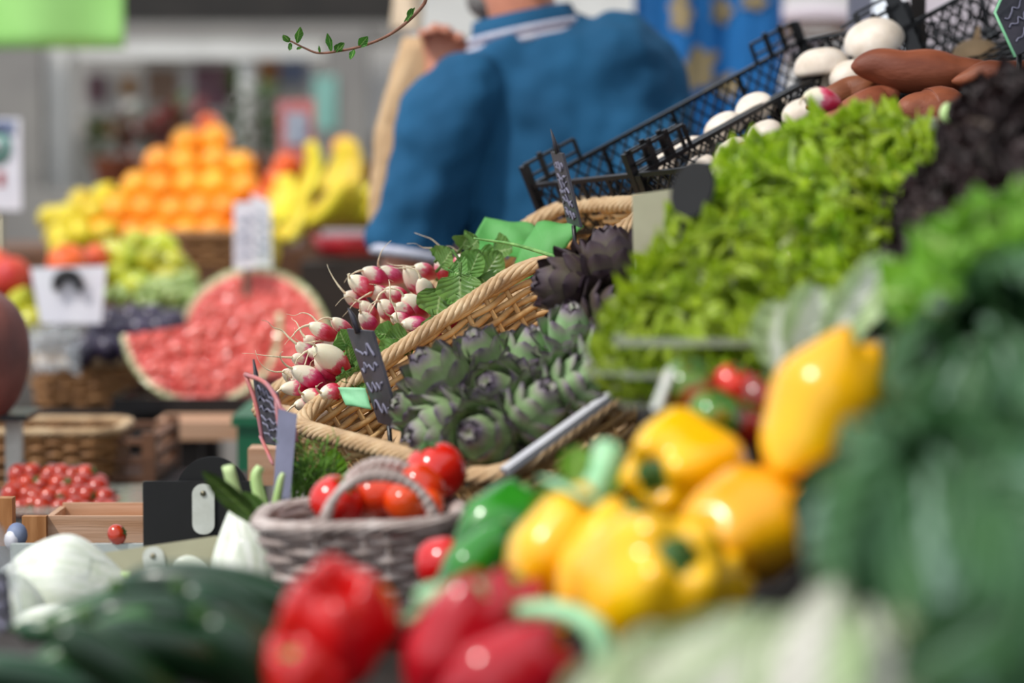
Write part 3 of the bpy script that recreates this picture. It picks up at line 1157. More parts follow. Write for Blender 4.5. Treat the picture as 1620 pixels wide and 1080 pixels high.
# ------------------------------------------------------------------ back stall
def table(name, label, x0, x1, y0, y1, z, mat, t=0.03, leg=0.05, legmat='darkwood'):
    top = MB().box((0, 0, z - t / 2), (x1 - x0, y1 - y0, t))
    kids = []
    for sx in (-1, 1):
        for sy in (-1, 1):
            kids.append(('leg', MB().box((sx * ((x1 - x0) / 2 - leg), sy * ((y1 - y0) / 2 - leg), (z - t) / 2), (leg, leg, z - t)).mesh('leg', M_[legmat], False), None))
    return thing(name, label, 'table', top.mesh(name, M_[mat], False), Matrix.Translation(((x0 + x1) / 2, (y0 + y1) / 2, 0)), kids)


zt = P(320, 668, 4.15).z
table('market_table', 'wooden table with a pale edge under the watermelons', P(243, 0, 4.15).x, P(243, 0, 4.15).x + 0.62, 4.14, 5.35, zt, 'wood', 0.032)
table('market_table', 'dark table behind the plastic tags carrying the plum basket', -1.75, P(243, 0, 4.15).x - 0.02, 4.25, 5.5, zt - 0.02, 'darkwood', 0.03)
# raised shelf carrying citrus
zs = P(300, 392, 5.9).z
sh = MB().box((-0.93, 6.2, zs - 0.02), (1.7, 0.7, 0.03))
kids = [('front_board', MB().box((-0.93, 5.86, zs - 0.09), (1.7, 0.02, 0.11)).mesh('front_board', M_['brownwood'], False), None)]
for sx in (-1.72, -0.14):
    for sy in (5.92, 6.48):
        kids.append(('leg', MB().box((sx, sy, (zs - 0.035) / 2), (0.05, 0.05, zs - 0.035)).mesh('leg', M_['darkwood'], False), None))
kids.append(('cloth', MB().box((-0.93, 5.88, zs / 2 - 0.08), (1.66, 0.012, zs - 0.16)).mesh('cloth', M_['walllow'], False), None))
thing('display_shelf', 'high brown shelf carrying the heaped citrus and bananas', 'shelf', sh.mesh('display_shelf', M_['brownwood'], False), None, kids)


def ball_mesh(name, r, mat, sq=1.0, pt=0.0, n=20):
    mb = MB()
    prof = []
    for i in range(15):
        a = PI * i / 14
        e = 1 + pt * abs(math.cos(a)) ** 8
        prof.append((max(0.0008, r * math.sin(a)), -r * sq * math.cos(a) * e))
    return mb.rev(prof, n).mesh(name, M_[mat])


def copies(src, spots, group, label=None):
    """copies of a thing with copies of each of its parts; the first spot takes the thing itself"""
    out = []
    for i, s in enumerate(spots):
        Mx = s[0]
        lb = s[1] if len(s) > 1 else label
        if i == 0:
            o = src
        else:
            o = src.copy()
            COL.objects.link(o)
            for ch in src.children:
                c = ch.copy()
                COL.objects.link(c)
                c.parent = o
                for g in ch.children:
                    e = g.copy()
                    COL.objects.link(e)
                    e.parent = c
        o.matrix_world = Mx
        if lb:
            o['label'] = lb
        if group:
            o['group'] = group
        out.append(o)
    return out


def rndM(p, rnd, s=1.0):
    return Matrix.Translation(p) @ Quaternion((rnd.gauss(0, 1), rnd.gauss(0, 1), rnd.gauss(0, 1), rnd.gauss(0, 1))).normalized().to_matrix().to_4x4() @ Matrix.Scale(s, 4)


rnd = random.Random(4)
# oranges: heap against the shop front
spots = []
d0 = 5.95
for row in range(5):
    n = [6, 5, 5, 4, 2][row]
    x0 = [166, 186, 214, 252, 300][row]
    for k in range(n):
        spots.append((rndM(P(x0 + k * 43 + rnd.uniform(-4, 4), 372 - row * 37 + rnd.uniform(-3, 3), d0 + row * 0.05), rnd, rnd.uniform(1.04, 1.14)),))
    for k in range(max(0, n - 1)):
        spots.append((rndM(P(x0 + 20 + k * 43, 376 - row * 37, d0 + 0.1 + row * 0.05), rnd),))
src = thing('orange', '', 'orange', ball_mesh('orange', 0.037, 'orange'))
copies(src, spots, 'oranges in the big heap', 'bright orange in the big heap of oranges on the high shelf')
spots = [(rndM(P(x, y, d), rnd),) for x, y, d in [(418, 318, 6.0), (440, 288, 6.05), (396, 352, 5.95), (425, 352, 5.98), (455, 262, 6.12), (460, 320, 6.12)]]
src = thing('blood_orange', '', 'orange', ball_mesh('blood_orange', 0.037, 'deeporange'))
copies(src, spots, 'red oranges under the red-framed card', 'reddish orange in the small pile below the red-framed price card')
spots = [(rndM(P(x, y, d), rnd),) for x, y, d in [(316, 222, 6.2), (330, 200, 6.25)]]
src = thing('blood_orange', '', 'orange', ball_mesh('blood_orange', 0.033, 'deeporange'))
copies(src, [(spots[0][0], 'reddish orange lying atop the big heap of oranges'), (spots[1][0], 'topmost reddish orange, higher than the whole orange heap')], 'red oranges crowning the heap')
for i, (x, y, w) in enumerate([(545, 236, 'single orange standing above the bananas')]):
    thing('orange', w, 'orange', ball_mesh('orange', 0.034, 'orange'), rndM(P(x, y, 6.33), rnd))
lm = ball_mesh('lemon', 0.029, 'lemon', 1.15, 0.25)
src = thing('lemon', '', 'lemon', lm)
spots = []
for x, y, d in [(95, 370, 5.9), (130, 372, 5.9), (165, 370, 5.92), (108, 342, 5.97), (146, 338, 5.97), (128, 318, 6.05), (172, 340, 6.02), (162, 312, 6.08), (80, 345, 6.02), (98, 392, 5.84), (190, 318, 6.12)]:
    spots.append((rndM(P(x, y, d), rnd, 1.05),))
copies(src, spots, 'lemons beside the oranges', 'yellow lemon in the heap beside the oranges')


def banana_hand(n, seed):
    r_ = random.Random(seed)
    kids = []
    for k in range(n):
        a = (k - (n - 1) / 2) * 0.24
        mb = MB()
        pts, rad = [], []
        for i in range(9):
            t = i / 8
            th = -0.6 + 1.35 * t
            pts.append((0.11 * math.cos(th) - 0.09, 0, 0.115 * math.sin(th) + 0.06))
            rad.append(0.0165 * (math.sin(PI * (0.07 + 0.86 * t)) ** 0.4))
        mb.tube(pts, rad, 8)
        tip = MB().tube([pts[0], (Vector(pts[0]) + Vector((-0.004, 0, -0.012)))], [0.008, 0.006], 6)
        Mx = Matrix.Translation((0, k * 0.024 - n * 0.012, 0)) @ Matrix.Rotation(a * 0.5, 4, 'X') @ Matrix.Rotation(r_.uniform(-.1, .1), 4, 'Z')
        kids.append(('banana', mb.mesh('banana', M_['banana']), None, [('tip', tip.mesh('tip', M_['bananatip']), None)], Mx))
    return kids


bl = ['low on the left above the white tags', 'at the middle of the yellow heap', 'standing high behind the others', 'leaning beside the blue shirt sleeve', 'topmost at the back of the heap', 'hanging over the front of the shelf']
for i, (x, y, d, rz, ry) in enumerate([(438, 330, 5.75, 0.4, 0.5), (490, 300, 5.8, -0.5, 0.9), (470, 262, 5.95, 0.3, 0.3), (565, 272, 5.9, -0.3, 0.8), (520, 252, 6.05, 0.9, 0.5), (425, 372, 5.7, 0.1, -0.2), (530, 300, 5.72, -1.0, 0.9), (590, 300, 5.85, -0.6, 0.6), (408, 300, 5.92, 0.8, 0.7), (600, 275, 5.98, 0.2, 0.7)]):
    lb = 'hand of yellow-green bananas ' + (bl + ['in front of the tall ones above the pale bowl', 'at the end of the shelf just behind the man', 'touching the red oranges', 'highest against the blue sleeve'])[i]
    thing('banana_bunch', lb, 'bananas', None, Matrix.Translation(P(x, y + 48, d)) @ Matrix.Rotation(rz, 4, 'Z') @ Matrix.Rotation(ry, 4, 'Y'), banana_hand(6, i), 'banana bunches on the high shelf')

ra, rb_ = P(478, 400, 6.3), P(606, 258, 6.3)
cr = MB().box(((ra.x + rb_.x) / 2, 6.36, (zs + rb_.z) / 2), (rb_.x - ra.x, 0.18, rb_.z - zs))
thing('wooden_crate', 'brown upended crate behind the bananas carrying the single orange', 'crate', cr.mesh('wooden_crate', M_['brownwood'], False))

# price card with red frame, behind the bananas
card4('price_card', 'red-framed upright price card above the reddish oranges', 'price card', [(438, 158, 6.1), (498, 156, 6.1), (500, 256, 6.1), (442, 256, 6.1)], 0.006, 'coral',
      [('inset', pbox(MB(), 452, 178, 486, 228, 6.09, 0.004).mesh('inset', M_['bluegrey'], False), 'grey-blue inset', [], Matrix.Translation(-sum([P(*c) for c in [(438, 158, 6.1), (498, 156, 6.1), (500, 256, 6.1), (442, 256, 6.1)]], Vector()) / 4)),
       ('holder', MB().box((0, 0.01, -0.12), (0.02, 0.006, 0.09)).mesh('holder', M_['metal'], False), None)])


# potted plants against the shop front
def potted(x, y, d, h, seed, label, spread=0.12, n=34, mat='houseplant'):
    r_ = random.Random(seed)
    mb = MB()
    for k in range(n):
        az = r_.random() * 6.28
        z = h * r_.uniform(0.25, 0.95)
        fn = leaf_fn(r_.uniform(.08, .13), 0.022, prof_oval, 0.004, 3, 0.2, -0.8, k)
        mb.grid(4, 6, fn, Matrix.Translation((math.cos(az) * spread * 0.2, math.sin(az) * spread * 0.2, z)) @ Matrix.Rotation(az, 4, 'Z') @ Matrix.Rotation(r_.uniform(0.3, 1.3), 4, 'X'))
    stem = MB().tube([(0, 0, 0.05), (0.005, 0, h * 0.5), (0, 0, h * 0.9)], [0.008, 0.006, 0.003], 6)
    pot = MB().rev([(0.05, 0), (0.07, 0.1), (0.078, 0.1), (0.078, 0.12), (0.066, 0.12), (0.06, 0.09)], 20)
    p = P(x, y, d)
    thing('potted_plant', label, 'plant', None, Matrix.Translation(p), [('foliage', mb.mesh('foliage', M_[mat]), None), ('stem', stem.mesh('stem', M_['twig']), None), ('pot', pot.mesh('pot', M_['terracotta']), None)])


zsh = P(300, 300, 8.6).z
thing('plant_bench', 'long dark bench with potted plants below the shop window', 'bench',
      MB().box((-1.3, 8.8, zsh - 0.4), (2.6, 0.5, 0.8)).mesh('plant_bench', M_['column'], False), None,
      [('leg', MB().box((s, 8.8, (zsh - 0.8) / 2), (0.08, 0.4, zsh - 0.8)).mesh('leg', M_['darkwood'], False), None) for s in (-2.5, -0.1)])
pb = zsh
for i, (x, h, w, c, n) in enumerate([(178, 0.16, 'small olive potted plant behind the lemons', 'houseplant', 26), (228, 0.19, 'brick-red flowering potted plant left of the orange heap', 'flower', 40),
                                     (398, 0.30, 'tall olive potted plant between the oranges and the red-framed card', 'houseplant', 46), (290, 0.19, 'brick-red flowering potted plant behind the top of the orange heap', 'flower', 40),
                                     (262, 0.22, 'olive potted plant between the two brick-red flowering ones', 'houseplant', 20)]):
    potted(x, 300, 8.75, h + 0.08, i, w, 0.3, n, c)

# pears, grapes, plums, peaches on the dark table
pear_prof = []
for i in range(17):
    t = i / 16
    a = PI * t
    rr = 0.036 * math.sin(a) ** 0.85 * (1 - 0.42 * max(0, t - 0.35) / 0.65)
    pear_prof.append((max(0.0008, rr), 0.098 * t - 0.04))
stm = MB().tube([(0, 0, 0.056), (0.004, 0, 0.075)], [0.0022, 0.0026], 6)
src = thing('pear', '', 'pear', MB().rev(pear_prof, 20).mesh('pear', M_['pear']), None, [('stem', stm.mesh('stem', M_['twig']), None)])
spots = []
for x, y, d in [(185, 442, 4.98), (222, 452, 4.96), (262, 446, 4.98), (200, 412, 5.03), (240, 412, 5.03), (275, 418, 5.05), (215, 386, 5.1), (252, 388, 5.1), (180, 400, 5.12), (292, 440, 5.08)]:
    spots.append((rndM(P(x, y, d), rnd, 0.95),))
copies(src, spots, 'pears heaped behind the grapes', 'yellow-green pear in the heap behind the green grapes')
copies(thing('pear', '', 'pear', MB().rev(pear_prof, 20).mesh('pear', M_['pear']), None, [('stem', stm.mesh('stem', M_['twig']), None)]),
       [(rndM(P(34, 482, 4.75), rnd, 0.9), 'green pear under the peach, beside the white card'), (rndM(P(52, 510, 4.7), rnd, 0.9), 'lower green pear, just above the clear plastic packet')], 'pears beside the white card')
for i, (x, y, d, w) in enumerate([(18, 440, 4.8, 'red and orange peach beside the white card'), (-14, 425, 4.85, 'red peach half cut off at the picture edge'), (108, 418, 4.85, 'orange peach behind the black ring on the white card'), (152, 408, 5.0, 'small orange-red peach behind the card, next to the pears')]):
    me, k = tomato(0.043 if i < 3 else 0.03, 0.9, i, 'peach' if i != 2 else 'deeporange', 0.0, False)
    thing('peach', w, 'peach', me, rndM(P(x, y, d), rnd), group='peaches')


def grapes(n, seed, L=0.16):
    r_ = random.Random(seed)
    g = ball_mesh('grape', 0.0105, 'grape', 1.15, n=12)
    kids = []
    for i in range(n):
        t = r_.random()
        rr = 0.045 * (1 - 0.6 * t) * math.sqrt(r_.random())
        a = r_.random() * 6.28
        kids.append(('grape', g, None, [], Matrix.Translation((L * (t - 0.5), rr * math.cos(a), abs(rr * math.sin(a)) * 0.9))))
    st = MB().tube([(L * -0.6, 0, 0.02), (0, 0, 0.02), (L * 0.4, 0, 0.01)], 0.002, 5)
    kids.append(('stem', st.mesh('stem', M_['pstem']), None))
    return kids


for i, (x, y, d, rz, w) in enumerate([(225, 482, 4.85, 0.3, 'bunch of green grapes beside the white card, above the plums'), (285, 478, 4.82, 1.0, 'bunch of green grapes next to the watermelon'), (260, 462, 4.92, 2.4, 'topmost bunch of green grapes below the pears')]):
    thing('grape_bunch', w, 'grapes', None, Matrix.Translation(P(x, y, d)) @ Matrix.Rotation(rz, 4, 'Z'), grapes(46, i), 'grape bunches')
src = thing('plum', '', 'plum', ball_mesh('plum', 0.026, 'plum', 1.1))
spots = []
for x, y, d in [(140, 548, 4.5), (172, 552, 4.48), (205, 550, 4.48), (238, 546, 4.5), (268, 544, 4.52), (156, 526, 4.55), (190, 526, 4.55), (222, 522, 4.55), (255, 520, 4.58), (175, 506, 4.62), (208, 504, 4.62), (240, 502, 4.64), (272, 512, 4.62), (128, 560, 4.46)]:
    spots.append((rndM(P(x, y, d), rnd, rnd.uniform(.9, 1.05)),))
copies(src, spots, 'plums in the basket', 'dark purple plum in the basket behind the cut watermelon')


def basket_at(p, axis_x, axis_y, lx, ly, h):
    ex = Vector(axis_x).normalized()
    ey = Vector(axis_y)
    ey = (ey - ex * ey.dot(ex)).normalized()
    ez = ex.cross(ey)
    return Matrix.Translation(p) @ Matrix((ex, ey, ez)).transposed().to_4x4(), ex, ey, ez


p = P(160, 640, 4.42)
basket_thing('brown wicker basket holding the dark plums', Matrix.Translation((P(140, 0, 4.6).x, 4.68, zt - 0.018)), 0.2, 0.2, P(160, 566, 4.5).z - zt, 'wick_brown', 'wick_rim', rows=7, pitch=0.03, sr=0.006, rc=0.03, rim=0.012)
p = P(330, 400, 5.7)
basket_thing('brown wicker basket under the front of the orange heap', Matrix.Translation((P(330, 0, 5.6).x, 5.62, P(330, 425, 5.6).z)), 0.22, 0.16, 0.075, 'wick_brown', 'wick_brown', rows=6, pitch=0.03, sr=0.006, rc=0.03, rim=0.012)

# white card with black ring
q = [(48, 424, 4.5), (168, 420, 4.5), (160, 512, 4.5), (64, 512, 4.5)]
cc = sum([P(*c) for c in q], Vector()) / 4
ring = MB()
rc_ = P(107, 452, 4.49) - cc
pts = [rc_ + Vector((0.0215 * math.cos(a), 0, 0.0215 * math.sin(a))) for a in [math.radians(-25 + 230 * i / 16) for i in range(17)]]
ring.tube(pts, [0.006 + 0.005 * math.sin(PI * i / 16) for i in range(17)], 8, flat=1.0)
card4('price_card', 'white price card with a black open ring, standing before the peaches', 'price card', q, 0.004, 'whitecard',
      [('printed_ring', ring.mesh('printed_ring', M_['ink']), 'black open ring'), ('holder', MB().box((0, 0.01, -0.055), (0.012, 0.004, 0.07)).mesh('holder', M_['metal'], False), None)])
# white tags
for i, (q, w) in enumerate([([(370, 320, 4.75), (404, 318, 4.75), (406, 424, 4.75), (370, 426, 4.75)], 'white upright price tag with grey print, behind the watermelon half'),
                            ([(398, 306, 4.9), (428, 320, 4.9), (430, 424, 4.9), (400, 424, 4.9)], 'white price tag partly hidden behind the other white tag')]):
    card4('price_tag', w, 'price tag', q, 0.004, 'whitecard', [('holder', MB().box((0, 0.012, -0.09), (0.012, 0.004, 0.12)).mesh('holder', M_['metal'], False), None)], chalk=[(i + 3, 0.2, 0.85, 4, 0.0022)], chalkmat='bluegrey')

# clear plastic packet
mb = MB()
rn = random.Random(8)
mb.grid(18, 14, lambda u, v: (0.1 * (u - .5), 0.02 * rn.uniform(-1, 1), 0.09 * v + 0.008 * rn.uniform(-1, 1)))
pk = thing('plastic_packet', 'crumpled clear plastic packet catching the light below the white card', 'packet', mb.mesh('plastic_packet', M_['film']), Matrix.Translation(P(82, 590, 4.4)) @ Matrix.Rotation(-0.4, 4, 'X'))
pk.modifiers.new('thick', 'SOLIDIFY').thickness = 0.0008


# watermelons
def melon_half(r, wedge=1.0):
    mb = MB()
    # cut face: disc (or half disc) in XZ facing -Y, rind behind
    a1 = PI if wedge < 1 else 2 * PI
    a0 = PI if wedge < 1 else 0
    n = 48
    mb.mat = 0
    rr = [0.0005, 0.2, 0.4, 0.6, 0.75, 0.86, 0.92, 0.96, 0.985, 1.0]
    vs, fs = [], []
    cols = n + 1
    for t in rr:
        for k in range(cols):
            a = a0 + a1 * k / n
            vs.append((t * r * math.cos(a), 0, t * r * math.sin(a)))
    for j in range(len(rr) - 1):
        for k in range(n):
            fs.append((j * cols + k, j * cols + k + 1, (j + 1) * cols + k + 1, (j + 1) * cols + k))
    mb.add(vs, fs)
    if wedge < 1:   # upper cut face, horizontal
        vs = []
        fs = []
        for t in rr:
            for k in range(cols):
                a = PI * k / n * wedge
                vs.append((t * r * math.cos(a), t * r * math.sin(a), 0))
        for j in range(len(rr) - 1):
            for k in range(n):
                fs.append((j * cols + k, j * cols + k + 1, (j + 1) * cols + k + 1, (j + 1) * cols + k))
        mb.add(vs, fs)
    me = mb.mesh('watermelon', M_['melon'], False)
    rind = MB()
    m = 20

    def fn(u, v):
        a = a0 + a1 * u
        b = v * (PI / 2) * wedge if wedge < 1 else v * PI / 2
        if wedge < 1:
            # longitude sweep of a half meridian about X axis
            th = PI * u
            ph = -PI / 2 + 0  # start at -Z side
            ang = -PI / 2 + (PI / 2) * v * wedge * 1.0
            return (1.001 * r * math.cos(th), r * 1.001 * math.sin(th) * math.sin(v * PI / 2 * wedge), -1.001 * r * math.sin(th) * math.cos(v * PI / 2 * wedge))
        return (1.001 * r * math.cos(a) * math.cos(b), 1.001 * r * math.sin(b), 1.001 * r * math.sin(a) * math.cos(b))
    rind.grid(n, m, fn)
    return me, rind.mesh('rind', M_['rind'])


me, ri = melon_half(0.15)
pm_ = P(402, 538, 4.75)
thing('watermelon', 'halved watermelon with its wet red face showing, behind the cut piece', 'watermelon', me,
      Matrix.Translation(pm_) @ Matrix.Rotation(0.1, 4, 'Z') @ Matrix.Rotation(-0.3, 4, 'X'), [('rind', ri, 'green rind')])
me, ri = melon_half(0.148, 0.999)
pw = P(318, 512, 4.38)
thing('watermelon', 'quarter of watermelon with a straight upper edge, in front of the half', 'watermelon', me,
      Matrix.Translation(pw) @ Matrix.Rotation(math.radians(8), 4, 'Y').inverted() @ Matrix.Rotation(-0.12, 4, 'X'), [('rind', ri, 'green rind')])
tr = MB().box((0, 0, 0.008), (0.3, 0.42, 0.016))
for s in (-1, 1):
    tr.box((s * 0.15, 0, 0.014), (0.012, 0.42, 0.028))
    tr.box((0, s * 0.21, 0.014), (0.3, 0.012, 0.028))
thing('tray', 'dark shallow tray under the watermelon pieces', 'tray', tr.mesh('tray', M_['black'], False), Matrix.Translation((P(325, 0, 4.4).x, 4.5, zt)))
# red bowl with tray, behind the man's elbow
rb = MB().rev([(0.05, 0), (0.075, 0.006), (0.085, 0.035), (0.089, 0.037), (0.091, 0.035), (0.08, 0.0), (0.05, -0.006)], 32)
pb_ = P(560, 400, 5.2)
thing('bowl', 'shallow red enamel bowl beside the blue shirt sleeve', 'bowl', rb.mesh('bowl', M_['reddish']), Matrix.Translation(pb_), [])
thing('serving_tray', 'pale tray lying on the red bowl', 'tray', MB().box((0, 0, 0.006), (0.17, 0.12, 0.012)).mesh('serving_tray', M_['white_tray'], False), Matrix.Translation(pb_ + Vector((0.02, 0, 0.037))))
bx = MB().box((0, 0, -0.15), (0.26, 0.2, 0.28))
thing('storage_box', 'dark box carrying the red bowl', 'box', bx.mesh('storage_box', M_['darkwood'], False), Matrix.Translation(pb_ + Vector((0.02, 0.02, -0.008))))
# dark aubergine-like goods near (590,340)
# big reddish brown squash, left edge
prof = [(max(.001, 0.083 * math.sin(PI * i / 18) ** 0.8), -0.1 * math.cos(PI * i / 18)) for i in range(19)]
sq = MB().rev(prof, 40, lambda a, t: (1 + 0.02 * math.cos(9 * a), 0))
thing('squash', 'large reddish-brown squash cut off at the left edge', 'squash', sq.mesh('squash', M_['squash']), Matrix.Translation(P(-48, 565, 3.4)) @ Matrix.Rotation(0.15, 4, 'Y'),
      [('stem', MB().tube([(0, 0, 0.095), (0.004, 0, 0.115)], [0.012, 0.009], 8).mesh('stem', M_['darkstem']), None)])
sp = P(22, 650, 3.45)
zq = P(0, 665, 3.4).z
zc_ = P(90, 815, 3.4).z
thing('fruit_stand', 'pale upright stand under the reddish-brown squash', 'stand', MB().box((sp.x, sp.y, (zq + zc_) / 2), (0.022, 0.022, zq - zc_ + 0.002)).mesh('fruit_stand', M_['clip'], False), None,
      [('plate', MB().box((sp.x - 0.05, sp.y, zq + 0.004), (0.16, 0.12, 0.008)).mesh('plate', M_['black'], False), None)])
# lower left: wicker basket and cherry tomatoes
zc = P(90, 815, 3.4).z
table('low_table', 'low dark table under the cherry tomatoes', -1.35, -0.42, 2.86, 3.95, zc - 0.005, 'darkwood', 0.03)
basket_thing('pale wicker basket behind the cherry tomatoes', Matrix.Translation((P(60, 0, 3.8).x, 3.78, zc - 0.005)), 0.24, 0.16, P(60, 682, 3.7).z - zc, 'wick_brown', 'wick_rim', rows=9, pitch=0.028, sr=0.006, rc=0.03, rim=0.009)
cr = MB()
cx0, cx1 = P(150, 0, 3.8).x, P(245, 0, 3.8).x
ztop = P(200, 672, 3.85).z
hh = ztop - zc + 0.005
for k in range(3):
    zz = hh * (k + 0.5) / 3
    for (ax, ay, bx_, by) in ((cx0, 3.72, cx1, 3.72), (cx0, 3.98, cx1, 3.98), (cx0, 3.72, cx0, 3.98), (cx1, 3.72, cx1, 3.98)):
        cr.bar((ax, ay, zz), (bx_, by, zz), 0.008, hh / 3 - 0.012, (0, 1, 0) if ax != bx_ else (1, 0, 0))
cr.mat = 0
for x in (cx0, cx1):
    for y in (3.72, 3.98):
        cr.box((x, y, hh / 2), (0.02, 0.02, hh))
cr.box(((cx0 + cx1) / 2, 3.85, 0.004), (cx1 - cx0, 0.26, 0.008))
thing('wooden_crate', 'brown slatted crate beside the pale wicker basket, under the plums', 'crate', cr.mesh('wooden_crate', M_['brownwood'], False), Matrix.Translation((0, 0, zc - 0.005)))
g0, g1 = P(376, 748, 3.6), P(412, 668, 3.6)
gc = MB().box(((g0.x + g1.x) / 2 + 0.08, 3.75, (g0.z + g1.z) / 2), (0.2, 0.3, g1.z - g0.z))
thing('plastic_crate', 'dark green plastic crate beneath the end of the pale table edge', 'crate', gc.mesh('plastic_crate', M_['greenbox'], False), None,
      [('rim', MB().box(((g0.x + g1.x) / 2 + 0.08, 3.75, g1.z), (0.215, 0.315, 0.014)).mesh('rim', M_['greenbox'], False), None)])
w0 = P(402, 755, 3.0)
thing('wooden_block', 'short block of pale wood behind the clear price holder', 'block', MB().box((w0.x + 0.02, w0.y, P(400, 735, 3.0).z), (0.05, 0.05, 0.045)).mesh('wooden_block', M_['wood'], False))

src = thing('cherry_tomato', '', 'tomato', tomato(0.0155, 0.95, 1, 'cherry', 0, False)[0], None,
            [('calyx', tomato(0.0155, 0.95, 1, 'cherry')[1][0][1], None)])
spots = []
for row in range(4):
    for k in range(9 - row):
        spots.append((rndM(P(8 + row * 9 + k * 21 + rnd.uniform(-5, 5), 803 - row * 17 + rnd.uniform(-4, 4), 3.26 + row * 0.035), rnd, rnd.uniform(.85, 1.1)),))
        if k % 2 == 0:
            spots.append((rndM(P(12 + row * 9 + k * 21, 800 - row * 17, 3.33 + row * 0.035), rnd),))
copies(src, spots, 'cherry tomatoes in the clear punnet', 'red cherry tomato heaped in the clear punnet before the pale wicker basket')
pn = MB()
a, b = P(-8, 812, 3.2), P(196, 760, 3.2)
z0, z1 = zc - 0.004, P(0, 764, 3.2).z
for (x0, y0, x1, y1) in ((a.x, 3.19, b.x, 3.19), (a.x, 3.42, b.x, 3.42), (a.x, 3.19, a.x, 3.42), (b.x, 3.19, b.x, 3.42)):
    pn.bar((x0, y0, (z0 + z1) / 2), (x1, y1, (z0 + z1) / 2), 0.002, z1 - z0, (0, 1, 0) if x0 != x1 else (1, 0, 0))
pn.box(((a.x + b.x) / 2, 3.305, z0), (b.x - a.x, 0.23, 0.002))
thing('punnet', 'clear plastic punnet full of cherry tomatoes', 'punnet', pn.mesh('punnet', M_['clear'], False))


# ------------------------------------------------------------------ the man in the blue polo shirt
def remesh(vox, it=6, fac=0.5, disp=None):
    def f(o):
        m = o.modifiers.new('join', 'REMESH')
        m.mode = 'VOXEL'
        m.voxel_size = vox
        m.use_smooth_shade = True
        s = o.modifiers.new('soften', 'SMOOTH')
        s.iterations = it
        s.factor = fac
        if disp:
            t = bpy.data.textures.new('folds', 'CLOUDS')
            t.noise_scale = disp[0]
            t.noise_depth = 1
            d = o.modifiers.new('folds', 'DISPLACE')
            d.texture = t
            d.strength = disp[1]
            d.mid_level = 0.5
            d.texture_coords = 'LOCAL'
    return f


def limb(mb, pts, rads, n=16, flat=1.0):
    """a rounded, tapering limb"""
    smooth_tube(mb, pts, rads, n, 6, flat=flat)
    mb.ball(pts[0], rads[0] * 0.98, 12, 8)
    mb.ball(pts[-1], rads[-1] * 0.98, 12, 8)


def rings(mb, rs, n=36, ex=2.4):
    """rs = [(cx, cy, cz, ax, ay, tilt)]: rounded cross-sections stacked into a body"""
    vs = []
    for cx, cy, cz, ax, ay, tl in rs:
        for k in range(n):
            a = 2 * PI * k / n
            c, s = math.cos(a), math.sin(a)
            x = ax * abs(c) ** (2 / ex) * (1 if c > 0 else -1)
            y = ay * abs(s) ** (2 / ex) * (1 if s > 0 else -1)
            vs.append((cx + x * math.cos(tl), cy + y, cz + x * math.sin(tl)))
    fs = []
    m = len(rs)
    for i in range(m - 1):
        for k in range(n):
            k2 = (k + 1) % n
            fs.append((i * n + k, i * n + k2, (i + 1) * n + k2, (i + 1) * n + k))
    fs.append(tuple(range(n - 1, -1, -1)))
    fs.append(tuple((m - 1) * n + k for k in range(n)))
    mb.add(vs, fs)


MX, MY = 0.05, 3.95
ML = Matrix.Translation((MX, MY, 0))


def mp(px, py, d=3.85):
    """a place on the man, measured from where he stands"""
    return P(px, py, d) - Vector((MX, MY, 0))


def interp_rings(rs, k=5):
    vecs = [Vector(r[:3]) for r in rs]
    v2 = [Vector(r[3:]) for r in rs]
    a, b = catmull(vecs, k), catmull(v2, k)
    return [tuple(x) + tuple(y) for x, y in zip(a, b)]


TL = 0.16
# torso of the shirt
shirt = MB()
# rows: x centre, y centre, z, half width, half depth, tilt
trs = [(0.045, 0.00, 0.90, 0.185, 0.135, 0.0), (0.045, 0.0, 1.00, 0.178, 0.130, 0.02), (0.045, 0.0, 1.12, 0.178, 0.13, 0.05), (0.046, 0.0, 1.24, 0.190, 0.135, 0.08),
       (0.036, 0.0, 1.335, 0.198, 0.130, 0.12), (0.026, 0.0, 1.405, 0.190, 0.110, 0.14), (0.006, 0.0, 1.450, 0.150, 0.088, 0.15), (-0.012, 0.01, 1.478, 0.10, 0.072, 0.17), (-0.022, 0.015, 1.50, 0.078, 0.066, 0.18)]
rings(shirt, interp_rings(trs))
# left sleeve hangs, right sleeve reaches forward
sl = [mp(742, 152), mp(712, 200), mp(682, 290), mp(660, 350), mp(652, 400)]
smooth_tube(shirt, sl, [0.070, 0.080, 0.074, 0.070, 0.067], 22, 6)
shirt.ball(sl[0], 0.069, 16, 10)
sr_ = [mp(975, 92, 3.9), mp(1015, 140, 3.93), mp(1030, 220, 3.90), mp(1030, 275, 3.84)]
limb(shirt, sr_, [0.078, 0.080, 0.072, 0.068], 20)
shirt_me = shirt.mesh('shirt', M_['shirt'])

# sleeve cuff bands (white)
cuff = MB()
d_ = (sl[-1] - sl[-2]).normalized()
cuff.tube([sl[-1] - d_ * 0.004, sl[-1] + d_ * 0.010], [0.069, 0.0685], 36)
# collar: standing fold round the neck, with white stripes
nc = Vector((-0.026, 0.012, 1.468))
Rt = Matrix.Rotation(-0.20, 4, 'Y')


